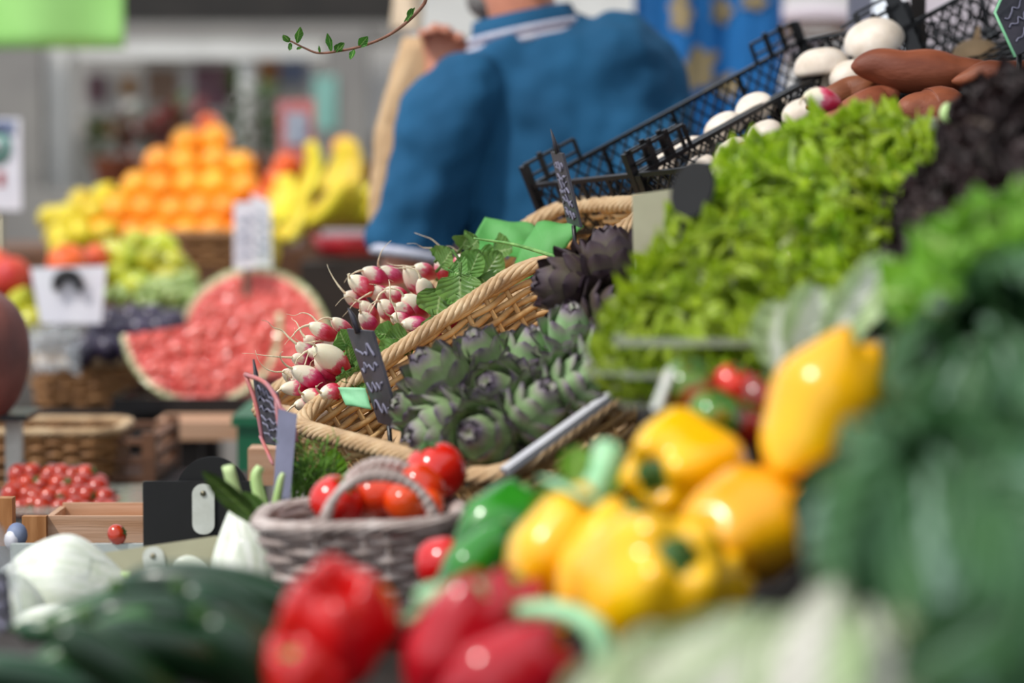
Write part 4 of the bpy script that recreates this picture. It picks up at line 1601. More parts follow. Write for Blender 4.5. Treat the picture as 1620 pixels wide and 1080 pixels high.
def collar_band(r0, r1, z0, z1, thick, ax=1.0, ay=0.92, rr=0.0):
    mb = MB()
    prof = [(r0, z0), (r1, z1), (r1 + thick, z1 + thick * 0.3), (r0 + thick, z0 - thick * 0.2), (r0, z0)]
    Mx = Matrix.Translation(nc) @ Rt @ Matrix.Diagonal((ax, ay, 1, 1))
    n = 48
    vs = []
    for (r, z) in prof:
        for k in range(n + 1):
            a = math.radians(115) + math.radians(310) * k / n   # open at the throat (away from us)
            vs.append(Mx @ Vector((r * math.cos(a), r * math.sin(a), z)))
    fs = []
    c = n + 1
    for j in range(len(prof) - 1):
        for k in range(n):
            fs.append((j * c + k, j * c + k + 1, (j + 1) * c + k + 1, (j + 1) * c + k))
    mb.add(vs, fs)
    return mb


body = MB()
# one continuous body: legs, trunk, arms, neck, head
rings(body, interp_rings([(0.045, 0, 0.86, 0.15, 0.105, 0), (0.045, 0, 1.0, 0.145, 0.1, 0.02), (0.045, 0, 1.14, 0.15, 0.105, 0.05), (0.042, 0, 1.29, 0.168, 0.108, 0.1),
                          (0.034, 0, 1.395, 0.155, 0.085, 0.15), (-0.005, 0, 1.445, 0.09, 0.07, 0.18)]))
hc = Vector((-0.048, 0.035, 1.625))
limb(body, [(-0.01, 0.0, 1.42), (-0.028, 0.010, 1.49), (-0.045, 0.022, 1.56)], [0.062, 0.057, 0.056], 18)
body.ball(hc, (0.076, 0.098, 0.112), 28, 20)
# face looks away and to the left
fd = Vector((-0.45, 0.89, -0.05)).normalized()
sd = Vector((0.89, 0.45, 0))
body.ball(hc + fd * 0.035 + Vector((0, 0, -0.055)), (0.058, 0.064, 0.06), 20, 14)      # jaw
body.ball(hc + fd * 0.075 + Vector((0, 0, -0.088)), (0.026, 0.022, 0.02), 12, 8)       # chin
limb(body, [hc + fd * 0.085 + Vector((0, 0, 0.025)), hc + fd * 0.112 + Vector((0, 0, -0.012))], [0.009, 0.014], 10)   # nose
for s in (-1, 1):
    body.ball(hc + sd * s * 0.076 + Vector((0, 0, -0.012)) - fd * 0.004, (0.009, 0.018, 0.03), 10, 8)     # ears
    body.ball(hc + fd * 0.075 + sd * s * 0.032 + Vector((0, 0, 0.035)), (0.02, 0.014, 0.007), 10, 6)      # brows
    body.ball(hc + fd * 0.072 + sd * s * 0.04 + Vector((0, 0, -0.02)), (0.018, 0.018, 0.014), 10, 6)      # cheeks
body.ball(hc + fd * 0.093 + Vector((0, 0, -0.048)), (0.022, 0.012, 0.006), 10, 6)
body.ball(hc + fd * 0.092 + Vector((0, 0, -0.060)), (0.02, 0.012, 0.007), 10, 6)
# left arm: upper arm in the sleeve, forearm up in front of the chest, hand at the paper bag
el = mp(640, 440, 3.88)
hand = mp(708, 86, 4.04)
wrist = hand + Vector((-0.012, 0.0, -0.085))
limb(body, [mp(742, 170, 3.87), mp(690, 290, 3.86), el], [0.048, 0.046, 0.041], 18)
limb(body, [el, (el * 0.45 + wrist * 0.55) + Vector((-.004, 0.02, 0)), wrist], [0.042, 0.036, 0.027], 16)
body.ball(hand + Vector((0, 0, -0.042)), (0.042, 0.02, 0.046), 16, 12)
fpts = []
for k in range(4):
    o = hand + Vector((-0.030 + 0.021 * k, 0.002, -0.006 - 0.004 * abs(k - 1.5)))
    L = (0.030, 0.034, 0.032, 0.026)[k]
    limb(body, [o, o + Vector((-0.004, -0.004, L)), o + Vector((-0.012, -0.018, L * 1.55)), o + Vector((-0.012, -0.034, L * 1.35))], [0.0095, 0.009, 0.0085, 0.0075], 10)
th = hand + Vector((0.036, -0.004, -0.058))
limb(body, [th, th + Vector((0.018, -0.016, 0.026)), th + Vector((0.006, -0.030, 0.05))], [0.012, 0.0105, 0.009], 10)
# right arm reaches down and forward to the stall
er = mp(1035, 330, 4.0)
wr = mp(985, 345, 4.24)
limb(body, [mp(1010, 110, 3.92), mp(1035, 220, 3.95), er], [0.054, 0.048, 0.042], 18)
limb(body, [er, (er + wr) / 2 + Vector((0.005, 0, -0.01)), wr], [0.041, 0.035, 0.026], 16)
hd = (wr - er).normalized()
body.ball(wr + hd * 0.045, (0.04, 0.045, 0.017), 16, 12)
for k in range(4):
    o = wr + hd * 0.075 + Vector((-0.03 + 0.02 * k, 0, 0))
    L = (0.03, 0.036, 0.034, 0.026)[k]
    limb(body, [o, o + hd * L + Vector((0, 0, -0.006)), o + hd * L * 1.5 + Vector((0, 0, -0.024))], [0.009, 0.0085, 0.0075], 10)
o = wr + hd * 0.03 + Vector((-0.036, 0, -0.002))
limb(body, [o, o + hd * 0.025 + Vector((-0.014, 0, -0.01)), o + hd * 0.05 + Vector((-0.012, 0, -0.022))], [0.011, 0.010, 0.0085], 10)
for s in (-1, 1):
    limb(body, [(0.045 + s * 0.085, 0, 0.88), (0.045 + s * 0.095, 0.01, 0.5), (0.045 + s * 0.1, -0.02, 0.1)], [0.09, 0.058, 0.038], 16)
    limb(body, [(0.045 + s * 0.1, -0.05, 0.05), (0.045 + s * 0.11, 0.10, 0.035), (0.045 + s * 0.115, 0.16, 0.03)], [0.036, 0.034, 0.026], 12)

trs_ = MB()
rings(trs_, interp_rings([(0.045, 0, 0.80, 0.18, 0.12, 0), (0.045, 0, 0.88, 0.178, 0.125, 0), (0.045, 0, 1.0, 0.16, 0.115, 0)]))
for s in (-1, 1):
    limb(trs_, [(0.045 + s * 0.088, 0, 0.84), (0.045 + s * 0.097, 0.0, 0.5), (0.045 + s * 0.102, -0.02, 0.13)], [0.105, 0.082, 0.07], 20)
hair = MB()
hair.ball(hc - fd * 0.016 + Vector((0, 0, 0.016)), (0.081, 0.098, 0.108), 28, 20)
hair.ball(hc - fd * 0.05 + Vector((0, 0, -0.04)), (0.06, 0.05, 0.05), 20, 14)
beard = MB()
beard.ball(hc + fd * 0.052 + Vector((0, 0, -0.088)), (0.056, 0.058, 0.04), 20, 14)

man = thing('person', 'person seen from behind in a blue polo shirt, holding up a brown paper bag', 'person',
            body.mesh('person', M_['skin']), ML, mods=[remesh(0.0055, 5)])
for nm, me, lb, md in [('shirt', shirt_me, 'blue polo shirt', remesh(0.007, 5, 0.6, (0.075, 0.030))), ('trousers', trs_.mesh('trousers', M_['trouser']), 'dark trousers', remesh(0.01, 6)),
                       ('hair', hair.mesh('hair', M_['hair']), 'short grey hair', remesh(0.006, 3)), ('beard', beard.mesh('beard', M_['hair']), 'grey beard', remesh(0.006, 3))]:
    c = bpy.data.objects.new(nm, me)
    COL.objects.link(c)
    c.parent = man
    c['label'] = lb
    md(c)
hang(man, [('cuff', cuff.mesh('cuff', M_['shirtwhite']), 'white sleeve edge')])
shirt_o = [c for c in man.children if c.name.startswith('shirt')][0]
cb = MB()
hang(shirt_o, [('collar', collar_band(0.094, 0.078, -0.004, 0.040, 0.004).mesh('collar', M_['shirt']), None),
               ('collar_stripe', collar_band(0.0985, 0.0955, -0.008, 0.000, 0.004).mesh('collar_stripe', M_['shirtwhite']), 'white collar stripe'),
               ('collar_stripe', collar_band(0.0955, 0.0932, 0.001, 0.007, 0.0042).mesh('collar_stripe', M_['shirtnavy']), 'dusky collar stripe'),
               ('collar_stripe', collar_band(0.0932, 0.0902, 0.008, 0.015, 0.0042).mesh('collar_stripe', M_['shirtwhite']), 'white collar stripe')])
for s in (-1, 1):
    sh_ = MB()
    limb(sh_, [(0.045 + s * 0.1, -0.06, 0.045), (0.045 + s * 0.108, 0.08, 0.045), (0.045 + s * 0.115, 0.17, 0.035)], [0.045, 0.046, 0.034], 16, 0.8)
    c = bpy.data.objects.new('shoe', sh_.mesh('shoe', M_['leather']))
    COL.objects.link(c)
    c.parent = man

# paper bag held over the shoulder
bag = MB()
bc = P(648, 210, 4.1)
rn = random.Random(12)
rows = []
for j in range(15):
    v = j / 14
    z = -0.20 + 0.36 * v
    for k in range(36):
        a = 2 * PI * k / 36
        w, dp = 0.052 + 0.012 * v, 0.035 + 0.01 * v
        c, s = math.cos(a), math.sin(a)
        x = w * abs(c) ** 0.6 * (1 if c > 0 else -1)
        y = dp * abs(s) ** 0.6 * (1 if s > 0 else -1)
        jx = rn.uniform(-.004, .004)
        rows.append((x + jx + 0.10 * (v - 0.5) * v, y + jx, z))
bag.add(rows, [(j * 36 + k, j * 36 + (k + 1) % 36, (j + 1) * 36 + (k + 1) % 36, (j + 1) * 36 + k) for j in range(14) for k in range(36)] + [tuple(range(35, -1, -1))])
bg = thing('paper_bag', 'tall brown paper bag held in front of the left shoulder of the man', 'bag', bag.mesh('paper_bag', M_['kraft']), Matrix.Translation(bc) @ Matrix.Rotation(0.05, 4, 'Y'))
bg.modifiers.new('thick', 'SOLIDIFY').thickness = 0.001
# cream paper hanging behind the twig
cp = MB()
c0, c1 = P(618, 48, 4.6), P(668, -60, 4.6)
cp.grid(8, 12, lambda u, v: (c0.x + (c1.x - c0.x) * u + 0.01 * v, c0.y + 0.01 * math.sin(6 * u + 3 * v), c0.z + (c1.z - c0.z) * v))
o = thing('paper_sheet', 'cream paper sheet hanging behind the curved twig', 'paper', cp.mesh('paper_sheet', M_['paper']))
o.modifiers.new('thick', 'SOLIDIFY').thickness = 0.002
# pale shutters beyond him
struct('wall_centre', pbox(MB(), 660, -150, 760, 120, 7.6, 0.2), M_['frame'])
struct('wall_centre', pbox(MB(), 900, -150, 1004, 160, 7.6, 0.2), M_['frame'])

# blue cloth with gold motifs
bcl = MB()
d = 5.6
c0, c1 = P(1004, 330, d), P(1236, -160, d)
wave = lambda u: 0.018 * math.sin(u * 13) + 0.006 * math.sin(u * 31 + 1)
bcl.grid(90, 6, lambda u, v: (c0.x + (c1.x - c0.x) * u, c0.y + wave(u), c0.z + (c1.z - c0.z) * v))
kids = []
for (x, y, rx, rz, a) in [(1100, 112, 26, 40, -0.7), (1076, 140, 16, 14, 0.2), (1075, 25, 17, 26, 0.1), (1140, 18, 16, 20, 0), (1150, 135, 18, 18, 0), (1190, 5, 20, 12, 0), (1075, 0, 12, 10, 0)]:
    mb = MB()
    c = P(x, y, d)
    u0 = (c.x - c0.x) / (c1.x - c0.x)

    def fn(u, v, c=c, rx=rx, rz=rz, a=a):
        th = 2 * PI * u
        r = v * (1 + 0.22 * math.cos(5 * th))
        x_ = r * math.cos(th) * S(rx, d)
        z_ = r * math.sin(th) * S(rz, d)
        x2 = x_ * math.cos(a) - z_ * math.sin(a)
        z2 = x_ * math.sin(a) + z_ * math.cos(a)
        uu = (c.x + x2 - c0.x) / (c1.x - c0.x)
        return (c.x + x2, c0.y + wave(uu) - 0.006, c.z + z2)
    mb.grid(30, 4, fn)
    kids.append(('gold_motif', mb.mesh('gold_motif', M_['gold']), 'dull gold motif'))
rail = MB().tube([(c0.x - 0.05, c0.y, c1.z), (c1.x + 0.05, c0.y, c1.z)], 0.012, 10)
kids.append(('rail', rail.mesh('rail', M_['metal']), 'metal rail'))
o = thing('hanging_cloth', 'deep blue cloth with dull gold motifs hanging beyond the man', 'cloth', bcl.mesh('hanging_cloth', M_['bluecloth']), None, kids)
o.modifiers.new('thick', 'SOLIDIFY').thickness = 0.003
# striped awnings and shelves at the far right
for i, (x0, y0, x1, y1, m, w) in enumerate([(1236, 12, 1345, 40, 'wallpink', 'pale rolled cloth lying uppermost on the far rack'), (1236, 44, 1345, 56, 'orange_pic', 'thin brown-edged cloth between the pale rolls'), (1214, 62, 1300, 100, 'wallpink', 'pale pink bundle sticking out at the end of the far rack')]):
    mb = MB()
    a, b = P(x0, (y0 + y1) / 2, 6.5), P(x1, (y0 + y1) / 2, 6.5)
    mb.tube(catmull([a, a * 0.5 + b * 0.5 + Vector((0, 0, 0.008)), b], 4), S((y1 - y0) / 2, 6.5), 14)
    thing('cloth_roll', w, 'cloth roll', mb.mesh('cloth_roll', M_[m]))
rk = MB()
for py in (40, 58, 101):
    a = P(1236, py, 6.45)
    rk.box((a.x + 0.18, a.y + 0.05, a.z - 0.003), (0.42, 0.12, 0.006))
for px in (1236, 1455):
    a = P(px, 0, 6.5)
    rk.box((a.x, a.y + 0.05, 0.85), (0.02, 0.02, 1.9))
thing('cloth_rack', 'thin rack of shelves carrying the pale cloth rolls', 'rack', rk.mesh('cloth_rack', M_['brownwood'], False))


# ------------------------------------------------------------------ near stall: tables and boards
TZ = 0.835
table('market_table', 'dark front table carrying the fennel, cucumbers and tomato basket', -0.95, 0.75, 0.75, 2.86, TZ, 'darkwood', 0.03)


def tilted_board(name, label, p0, ex, ey, lx, ly, t=0.012, drop=0.0, mat='darkwood'):
    Mx, ex, ey, ez = basket_at(p0, ex, ey, lx, ly, 0)
    mb = MB().box((lx / 2, ly / 2, -t / 2), (lx, ly, t))
    kids = []
    # props down to the table or floor
    Mi = Mx.inverted()
    for u in (0.04, lx - 0.04):
        for v in (0.04, ly - 0.04):
            top = Mx @ Vector((u, v, -t))
            foot = TZ if top.y < 2.86 and top.x < 0.75 else 0.0
            if top.z - foot < 0.01:
                continue
            l = MB().tube([Mi @ top, Mi @ Vector((top.x, top.y, foot))], 0.009, 8)
            kids.append(('prop', l.mesh('prop', M_[mat]), None))
    return thing(name, label, 'board', mb.mesh(name, M_[mat], False), Mx, kids)


# radish basket
A0, A1 = P(527, 637, 2.64), P(1047, 291, 2.82)
EYR = Vector((-0.43, 0.90, 0))
RX = (A1 - A0).length
Mr, rx_, ry_, rz_ = basket_at(A0, A1 - A0, EYR, 0, 0, 0)
RH, RY = 0.125, 0.25
org = A0 + rx_ * RX / 2 + ry_ * RY / 2 - rz_ * (RH + 0.004) - Vector((0, 0, 0.022))
Mr.translation = org
basket_thing('golden wicker basket sloping upward with radish bunches and green tissue paper', Mr, RX - 0.03, RY - 0.03, RH, 'wick_gold', 'wick_rim', 'braided straw rim', rows=16, pitch=0.03, sr=0.0036, rc=0.03, flare=0.12, rim=0.0115, amp=0.0032)
tilted_board('display_board', 'tilted dark board under the radish basket', org - rx_ * RX / 2 - ry_ * RY / 2 - rz_ * 0.001, rx_, ry_, RX, RY)
# filling layer: crumpled brown paper inside, raising the goods
rn = random.Random(3)
fill = MB()
fill.grid(26, 14, lambda u, v: ((u - .5) * (RX - 0.05), (v - .5) * (RY - 0.05), RH * 0.55 + 0.006 * rn.uniform(-1, 1)))
o = thing('packing_paper', 'crumpled paper lining the radish basket', 'paper', fill.mesh('packing_paper', M_['kraft']), Mr.copy())
o.modifiers.new('thick', 'SOLIDIFY').thickness = 0.002

# artichoke basket
B0, B1, B2 = P(792, 744, 2.2), P(464, 653, 2.57), P(1012, 586, 2.27)
AY = (B1 - B0).length
Ma, ax_, ay_, az_ = basket_at(B0, B2 - B0, B1 - B0, 0, 0, 0)
AX = 0.34
AH = 0.12
org = B0 + ax_ * AX / 2 + ay_ * AY / 2 - az_ * (AH + 0.004) - Vector((0, 0, 0.008))
Ma.translation = org
lin = MB()
lin.box((0, -AY / 2 + 0.010 - 0.12 * AH, AH + 0.010), (AX - 0.01, 0.013, 0.006))
basket_thing('brown wicker basket heaped with artichokes, its near edge lined in grey', Ma, AX - 0.025, AY - 0.025, AH, 'wick_gold', 'wick_rim', 'braided straw rim',
             [('edge_liner', lin.mesh('edge_liner', M_['liner'], False), 'pale grey edge liner')], rows=13, pitch=0.028, sr=0.0036, rc=0.03, flare=0.12, rim=0.010, amp=0.0032)
tilted_board('display_board', 'tilted dark board under the artichoke basket', org - ax_ * AX / 2 - ay_ * AY / 2 - az_ * 0.001, ax_, ay_, AX, AY)
fill = MB()
fill.grid(20, 26, lambda u, v: ((u - .5) * (AX - 0.05), (v - .5) * (AY - 0.05), AH * 0.5 + 0.006 * rn.uniform(-1, 1)))
o = thing('packing_paper', 'crumpled paper lining the artichoke basket', 'paper', fill.mesh('packing_paper', M_['kraft']), Ma.copy())
o.modifiers.new('thick', 'SOLIDIFY').thickness = 0.002

# artichokes
al = [(704, 612, 2.40, .036, (-.5, .6, -.4), 'round green artichoke against the wicker of the radish basket'),
      (768, 582, 2.43, .033, (-.3, .8, -.5), 'purple-tipped artichoke standing up beside the golden wicker'),
      (715, 680, 2.34, .035, (-.9, -.1, -.4), 'artichoke lying at the lower end with its tip toward the tomatoes'),
      (800, 640, 2.36, .036, (-.4, .5, -.7), 'greenish artichoke in the middle of the heap'),
      (776, 698, 2.27, .036, (-.4, .2, -.8), 'lowest artichoke just above the big red tomato'),
      (842, 585, 2.42, .035, (.1, .9, -.4), 'artichoke standing behind the middle one'),
      (846, 662, 2.27, .034, (.3, .7, -.6), 'artichoke leaning against the grey edge liner'),
      (904, 618, 2.28, .033, (.6, .5, -.6), 'artichoke next above the leaning one on the grey edge'),
      (912, 545, 2.38, .034, (-.1, .8, -.5), 'purplish artichoke under the two dark ones'),
      (955, 575, 2.29, .030, (.6, .6, -.5), 'small artichoke touching the green lettuce'),
      (915, 455, 2.43, .036, (-.95, .15, -.3), 'dark brown-purple artichoke pointing at the radish leaves'),
      (972, 432, 2.42, .036, (-.2, .9, -.2), 'dark purple artichoke topmost beside the beige card'),
      (672, 652, 2.42, .028, (-.8, .3, -.5), 'small artichoke at the end beside the black price spike'),
      (960, 500, 2.38, .033, (.3, .5, -.7), 'dusky artichoke wedged below the topmost dark one')]
for i, (x, y, d, r, ax, w) in enumerate(al):
    me, k = artichoke(r, i, 'arti_shaded' if i in (10, 11, 13) else 'arti')
    thing('artichoke', w, 'artichoke', me, frame(P(x, y, d), D(*ax), i * 0.7), k, 'artichokes in the basket')

# radish bunches
b1 = [(526, 505, 552, 528, 2.66, 11), (490, 518, 526, 532, 2.64, 12), (506, 540, 541, 585, 2.60, 19), (469, 546, 494, 566, 2.63, 11), (492, 556, 515, 570, 2.63, 11),
      (460, 562, 488, 574, 2.63, 11), (470, 578, 505, 607, 2.60, 15), (497, 574, 528, 598, 2.61, 13), (448, 588, 476, 606, 2.64, 12), (466, 597, 488, 612, 2.63, 11),
      (446, 618, 489, 612, 2.62, 12), (480, 624, 508, 634, 2.59, 14), (510, 615, 536, 622, 2.58, 14), (468, 640, 500, 642, 2.61, 12), (505, 520, 535, 545, 2.67, 12), (500, 592, 530, 612, 2.64, 13), (520, 562, 545, 596, 2.65, 14), (484, 603, 512, 618, 2.63, 12), (512, 535, 540, 560, 2.66, 14), (458, 604, 486, 616, 2.65, 11), (478, 535, 504, 552, 2.65, 11)]
b2 = [(556, 443, 584, 460, 2.74, 14), (574, 427, 608, 442, 2.77, 13), (606, 424, 630, 440, 2.78, 12), (634, 429, 668, 460, 2.75, 14), (667, 437, 680, 478, 2.72, 14),
      (660, 417, 682, 434, 2.79, 12), (613, 456, 640, 472, 2.74, 12), (640, 466, 668, 494, 2.70, 15), (622, 487, 652, 495, 2.69, 12), (618, 504, 645, 507, 2.68, 12),
      (641, 511, 672, 514, 2.67, 13), (598, 482, 622, 500, 2.71, 14), (572, 478, 592, 505, 2.73, 11), (586, 455, 610, 470, 2.76, 13), (568, 500, 592, 520, 2.70, 12), (662, 531, 688, 538, 2.66, 11), (545, 462, 575, 480, 2.76, 12)]
b3 = [(695, 404, 702, 440, 2.84, 12), (711, 410, 716, 444, 2.85, 11), (736, 410, 722, 424, 2.86, 11)]
b4 = [(697, 517, 722, 508, 2.70, 9), (662, 535, 690, 530, 2.67, 10)]


def radish_bunch(label, lst, leaves, seed):
    r_ = random.Random(seed)
    c = P(sum(l[0] for l in lst) / len(lst), sum(l[1] for l in lst) / len(lst), sum(l[4] for l in lst) / len(lst))
    T = Matrix.Translation(-c)
    kids = []
    for k, (tx, ty, bx, by, d, rp) in enumerate(lst):
        tip = P(tx, ty, d)
        r = S(rp, d) * 1.08
        dirp = P(bx, by, d) - tip
        L = max(0.044, dirp.length * 1.45)
        away = math.sqrt(max(0.0001, L * L - dirp.length ** 2)) * 0.9
        butt = tip + dirp * 1.25 + FWD * away * 0.8
        L = min((butt - tip).length * 1.02, 0.062)
        me, rt = radish_mesh(L, r, seed * 50 + k)
        me_s = me
        # the skin turns white towards the tip over 52 mm; scale length to that
        kids.append(('radish', me_s, None, [('root', rt, 'thin pale root')], T @ frame(butt, tip - butt, r_.random() * 6, 1.0)))
    for k, (x0, y0, x1, y1, d, w, curl) in enumerate(leaves):
        a, b = P(x0, y0, d + 0.01), P(x1, y1, d)
        ax = (b - a)
        L = ax.length
        mb = MB()
        mb.grid(10, 12, leaf_fn(L, w, prof_radleaf, w * 0.10, 3, 0.3, curl, seed * 9 + k, crinkle=0.0012))
        mb.tube([(0, 0, 0), (0, L * 0.4, 0.0)], [0.0022, 0.0014], 6)
        ey = ax.normalized()
        ez = (-FWD + UP * 0.5 + R3 * r_.uniform(-.5, .5))
        ez = (ez - ey * ez.dot(ey)).normalized()
        ex = ey.cross(ez)
        Mx = Matrix.Translation(a) @ Matrix((ex, ey, ez)).transposed().to_4x4()
        kids.append(('leaf', mb.mesh('leaf', M_['radleaf']), None, [], T @ Mx))
    # string that ties the bunch
    thing('radish_bunch', label, 'radishes', None, Matrix.Translation(c), kids, 'radish bunches')


radish_bunch('bunch of red and white radishes spilling over the low end of the golden basket', b1,
             [(555, 560, 532, 520, 2.63, .016, .5), (560, 585, 545, 545, 2.62, .018, .4), (560, 620, 528, 600, 2.60, .02, .3), (575, 612, 545, 590, 2.6, .018, .3), (570, 600, 556, 612, 2.6, .02, .3), (580, 575, 560, 590, 2.64, .02, .3), (548, 640, 540, 598, 2.6, .02, .3)], 1)
radish_bunch('large bunch of radishes with dark green leaves in the middle of the golden basket', b2,
             [(700, 440, 690, 508, 2.70, .026, .4), (728, 415, 728, 490, 2.70, .027, .3), (715, 395, 752, 445, 2.74, .024, -.3), (690, 430, 720, 395, 2.78, .018, .3), (740, 400, 780, 428, 2.78, .022, .3),
              (740, 395, 760, 378, 2.8, .018, .3), (700, 440, 716, 470, 2.72, .018, .2), (770, 440, 800, 405, 2.80, .020, .4), (750, 430, 780, 460, 2.74, .018, .4), (705, 450, 745, 480, 2.70, .020, .4),
              (755, 455, 790, 398, 2.76, .018, -.2), (682, 490, 692, 528, 2.67, .014, .4), (770, 400, 812, 395, 2.83, .020, .2), (735, 450, 762, 395, 2.74, .018, .2), (765, 450, 788, 425, 2.77, .018, .2), (705, 425, 740, 440, 2.72, .018, .3),
              (688, 415, 705, 388, 2.8, .014, .3), (725, 400, 742, 372, 2.82, .014, .3)], 2)
radish_bunch('small bunch of pale radishes standing with roots up before the blue shirt', b3,
             [(712, 450, 735, 405, 2.88, .016, .3), (718, 450, 750, 420, 2.86, .016, .3), (705, 450, 698, 425, 2.88, .014, .3)], 3)
radish_bunch('few small radishes tucked against the straw rim under bright green leaves', b4,
             [(660, 535, 606, 540, 2.66, .016, .5), (650, 545, 596, 566, 2.64, .015, .4), (672, 525, 640, 520, 2.68, .014, .4), (655, 540, 625, 562, 2.64, .013, .4), (640, 530, 590, 530, 2.66, .014, .3)], 4)


# green tissue paper
def sheet(name, label, cat, q, mat, wob, seed, n=16, thick=0.0006, curl=0.0):
    v = [P(*c) for c in q]
    c = sum(v, Vector()) / 4
    r_ = random.Random(seed)
    p1, p2 = r_.random() * 6, r_.random() * 6
    nrm = (v[1] - v[0]).cross(v[3] - v[0]).normalized()

    def fn(s, t):
        p = (v[3] * (1 - s) + v[2] * s) * (1 - t) + (v[0] * (1 - s) + v[1] * s) * t
        return p - c + nrm * (wob * (math.sin(s * 5 + p1) + 0.6 * math.sin(t * 7 + p2) + 0.4 * math.sin(9 * (s + t))) + curl * (s - .5) ** 2)
    mb = MB().grid(n, n, fn)
    o = thing(name, label, cat, mb.mesh(name, M_[mat]), Matrix.Translation(c))
    o.modifiers.new('thick', 'SOLIDIFY').thickness = thick
    return o


sheet('tissue_paper', 'green tissue paper standing up behind the radish leaves, farther from the rim', 'tissue paper', [(768, 340, 2.92), (845, 362, 2.92), (850, 420, 2.86), (735, 400, 2.86)], 'tissue', 0.005, 1)
sheet('tissue_paper', 'green tissue paper folded over the straw rim beside the chalked spike', 'tissue paper', [(845, 342, 2.85), (922, 352, 2.82), (852, 428, 2.80), (778, 470, 2.79)], 'tissue', 0.005, 2, curl=0.05)
sheet('paper_label', 'small mint-green card in the low corner of the golden basket', 'card', [(534, 612, 2.57), (578, 614, 2.56), (588, 648, 2.55), (546, 640, 2.56)], 'mintcard', 0.0012, 3, 8)
stm = MB()
smooth_tube(stm, [P(750, 377, 2.66), P(810, 386, 2.62), P(860, 400, 2.58), P(902, 414, 2.54)], [0.0012, 0.0018, 0.0022, 0.0026], 8, 6)
thing('stalk', 'single thin green stalk lying across the straw rim', 'stalk', stm.mesh('stalk', M_['pstem']))

# black price spikes
def spike_kid(pts, d, mat, r=0.004):
    return MB().tube([P(x, y, d) for x, y in pts], r, 8)


def price_spike(label, q, tip, mat, chalk, thick=0.003):
    v = [P(*c) for c in q]
    c = sum(v, Vector()) / 4
    sp = MB()
    sp.tube([P(*t) - c for t in tip[0]], tip[1], 8, flat=0.5)
    stake = MB().tube([(v[2] + v[3]) / 2 - c, (v[2] + v[3]) / 2 - c + Vector((0.004, 0, -0.05))], [0.003, 0.002], 6)
    card4('price_sign', label, 'price sign', q, thick, mat, [('tip', sp.mesh('tip', M_[mat]), None), ('stake', stake.mesh('stake', M_['black']), None)], chalk=chalk)


price_spike('narrow black chalked price sign leaning in the low corner of the radish basket', [(548, 520, 2.55), (588, 524, 2.48), (633, 678, 2.46), (598, 668, 2.53)],
            ([(568, 526, 2.52), (558, 500, 2.52), (551, 487, 2.52)], [0.009, 0.006, 0.002]), 'slate', [(5, 0.1, 0.9, 4, 0.0016)])
price_spike('slim price sign with chalk strokes standing behind the green tissue paper', [(871, 240, 2.80), (889, 243, 2.74), (918, 360, 2.74), (897, 352, 2.80)],
            ([(882, 243, 2.77), (876, 220, 2.77), (871, 204, 2.77)], [0.006, 0.004, 0.001]), 'slate', [(9, 0.1, 0.95, 5, 0.0014), (10, 0.1, 0.95, 4, 0.001)])

# clear holder with coral edges
q = [(400, 596, 2.50), (436, 622, 2.42), (456, 708, 2.42), (416, 700, 2.50)]
v = [P(*c) for c in q]
c = sum(v, Vector()) / 4
fr = MB()
fr.tube(catmull([P(388, 592, 2.47) - c, P(405, 640, 2.46) - c, P(416, 700, 2.46) - c], 4), 0.0022, 8)
fr.tube(catmull([P(388, 592, 2.47) - c, P(418, 604, 2.43) - c, P(436, 628, 2.40) - c, P(446, 650, 2.39) - c], 4), 0.0024, 8)
fr.tube(catmull([P(436, 628, 2.41) - c, P(440, 665, 2.40) - c, P(448, 715, 2.40) - c], 4), 0.002, 8)
fr.tube(catmull([P(446, 648, 2.39) - c, P(462, 670, 2.37) - c, P(470, 700, 2.36) - c], 4), 0.003, 8)
fr.tube(catmull([P(412, 690, 2.46) - c, P(422, 712, 2.44) - c, P(432, 735, 2.42) - c], 4), [0.002] * 8 + [0.001], 8)
tp = MB().tube([P(420, 640, 2.49) - c, P(406, 600, 2.49) - c, P(401, 568, 2.49) - c], [0.007, 0.006, 0.002], 8, flat=0.5)
strip = MB()
s4 = [P(440, 646, 2.385), P(470, 655, 2.36), P(456, 822, 2.30), P(430, 822, 2.32)]
strip.add([p - c for p in s4] + [p - c + FWD * 0.002 for p in s4], [(0, 3, 2, 1), (4, 5, 6, 7), (0, 1, 5, 4), (1, 2, 6, 5), (2, 3, 7, 6), (3, 0, 4, 7)])
card4('price_sign', 'black chalked price sign in a coral-edged clear holder left of the radishes', 'price sign', q, 0.003, 'slate',
      [('holder', fr.mesh('holder', M_['coral']), 'coral-edged holder'), ('tip', tp.mesh('tip', M_['slate']), None), ('strip', strip.mesh('strip', M_['lilac'], False), 'lilac-grey strip')], chalk=[(15, 0.05, 0.95, 6, 0.0012)])


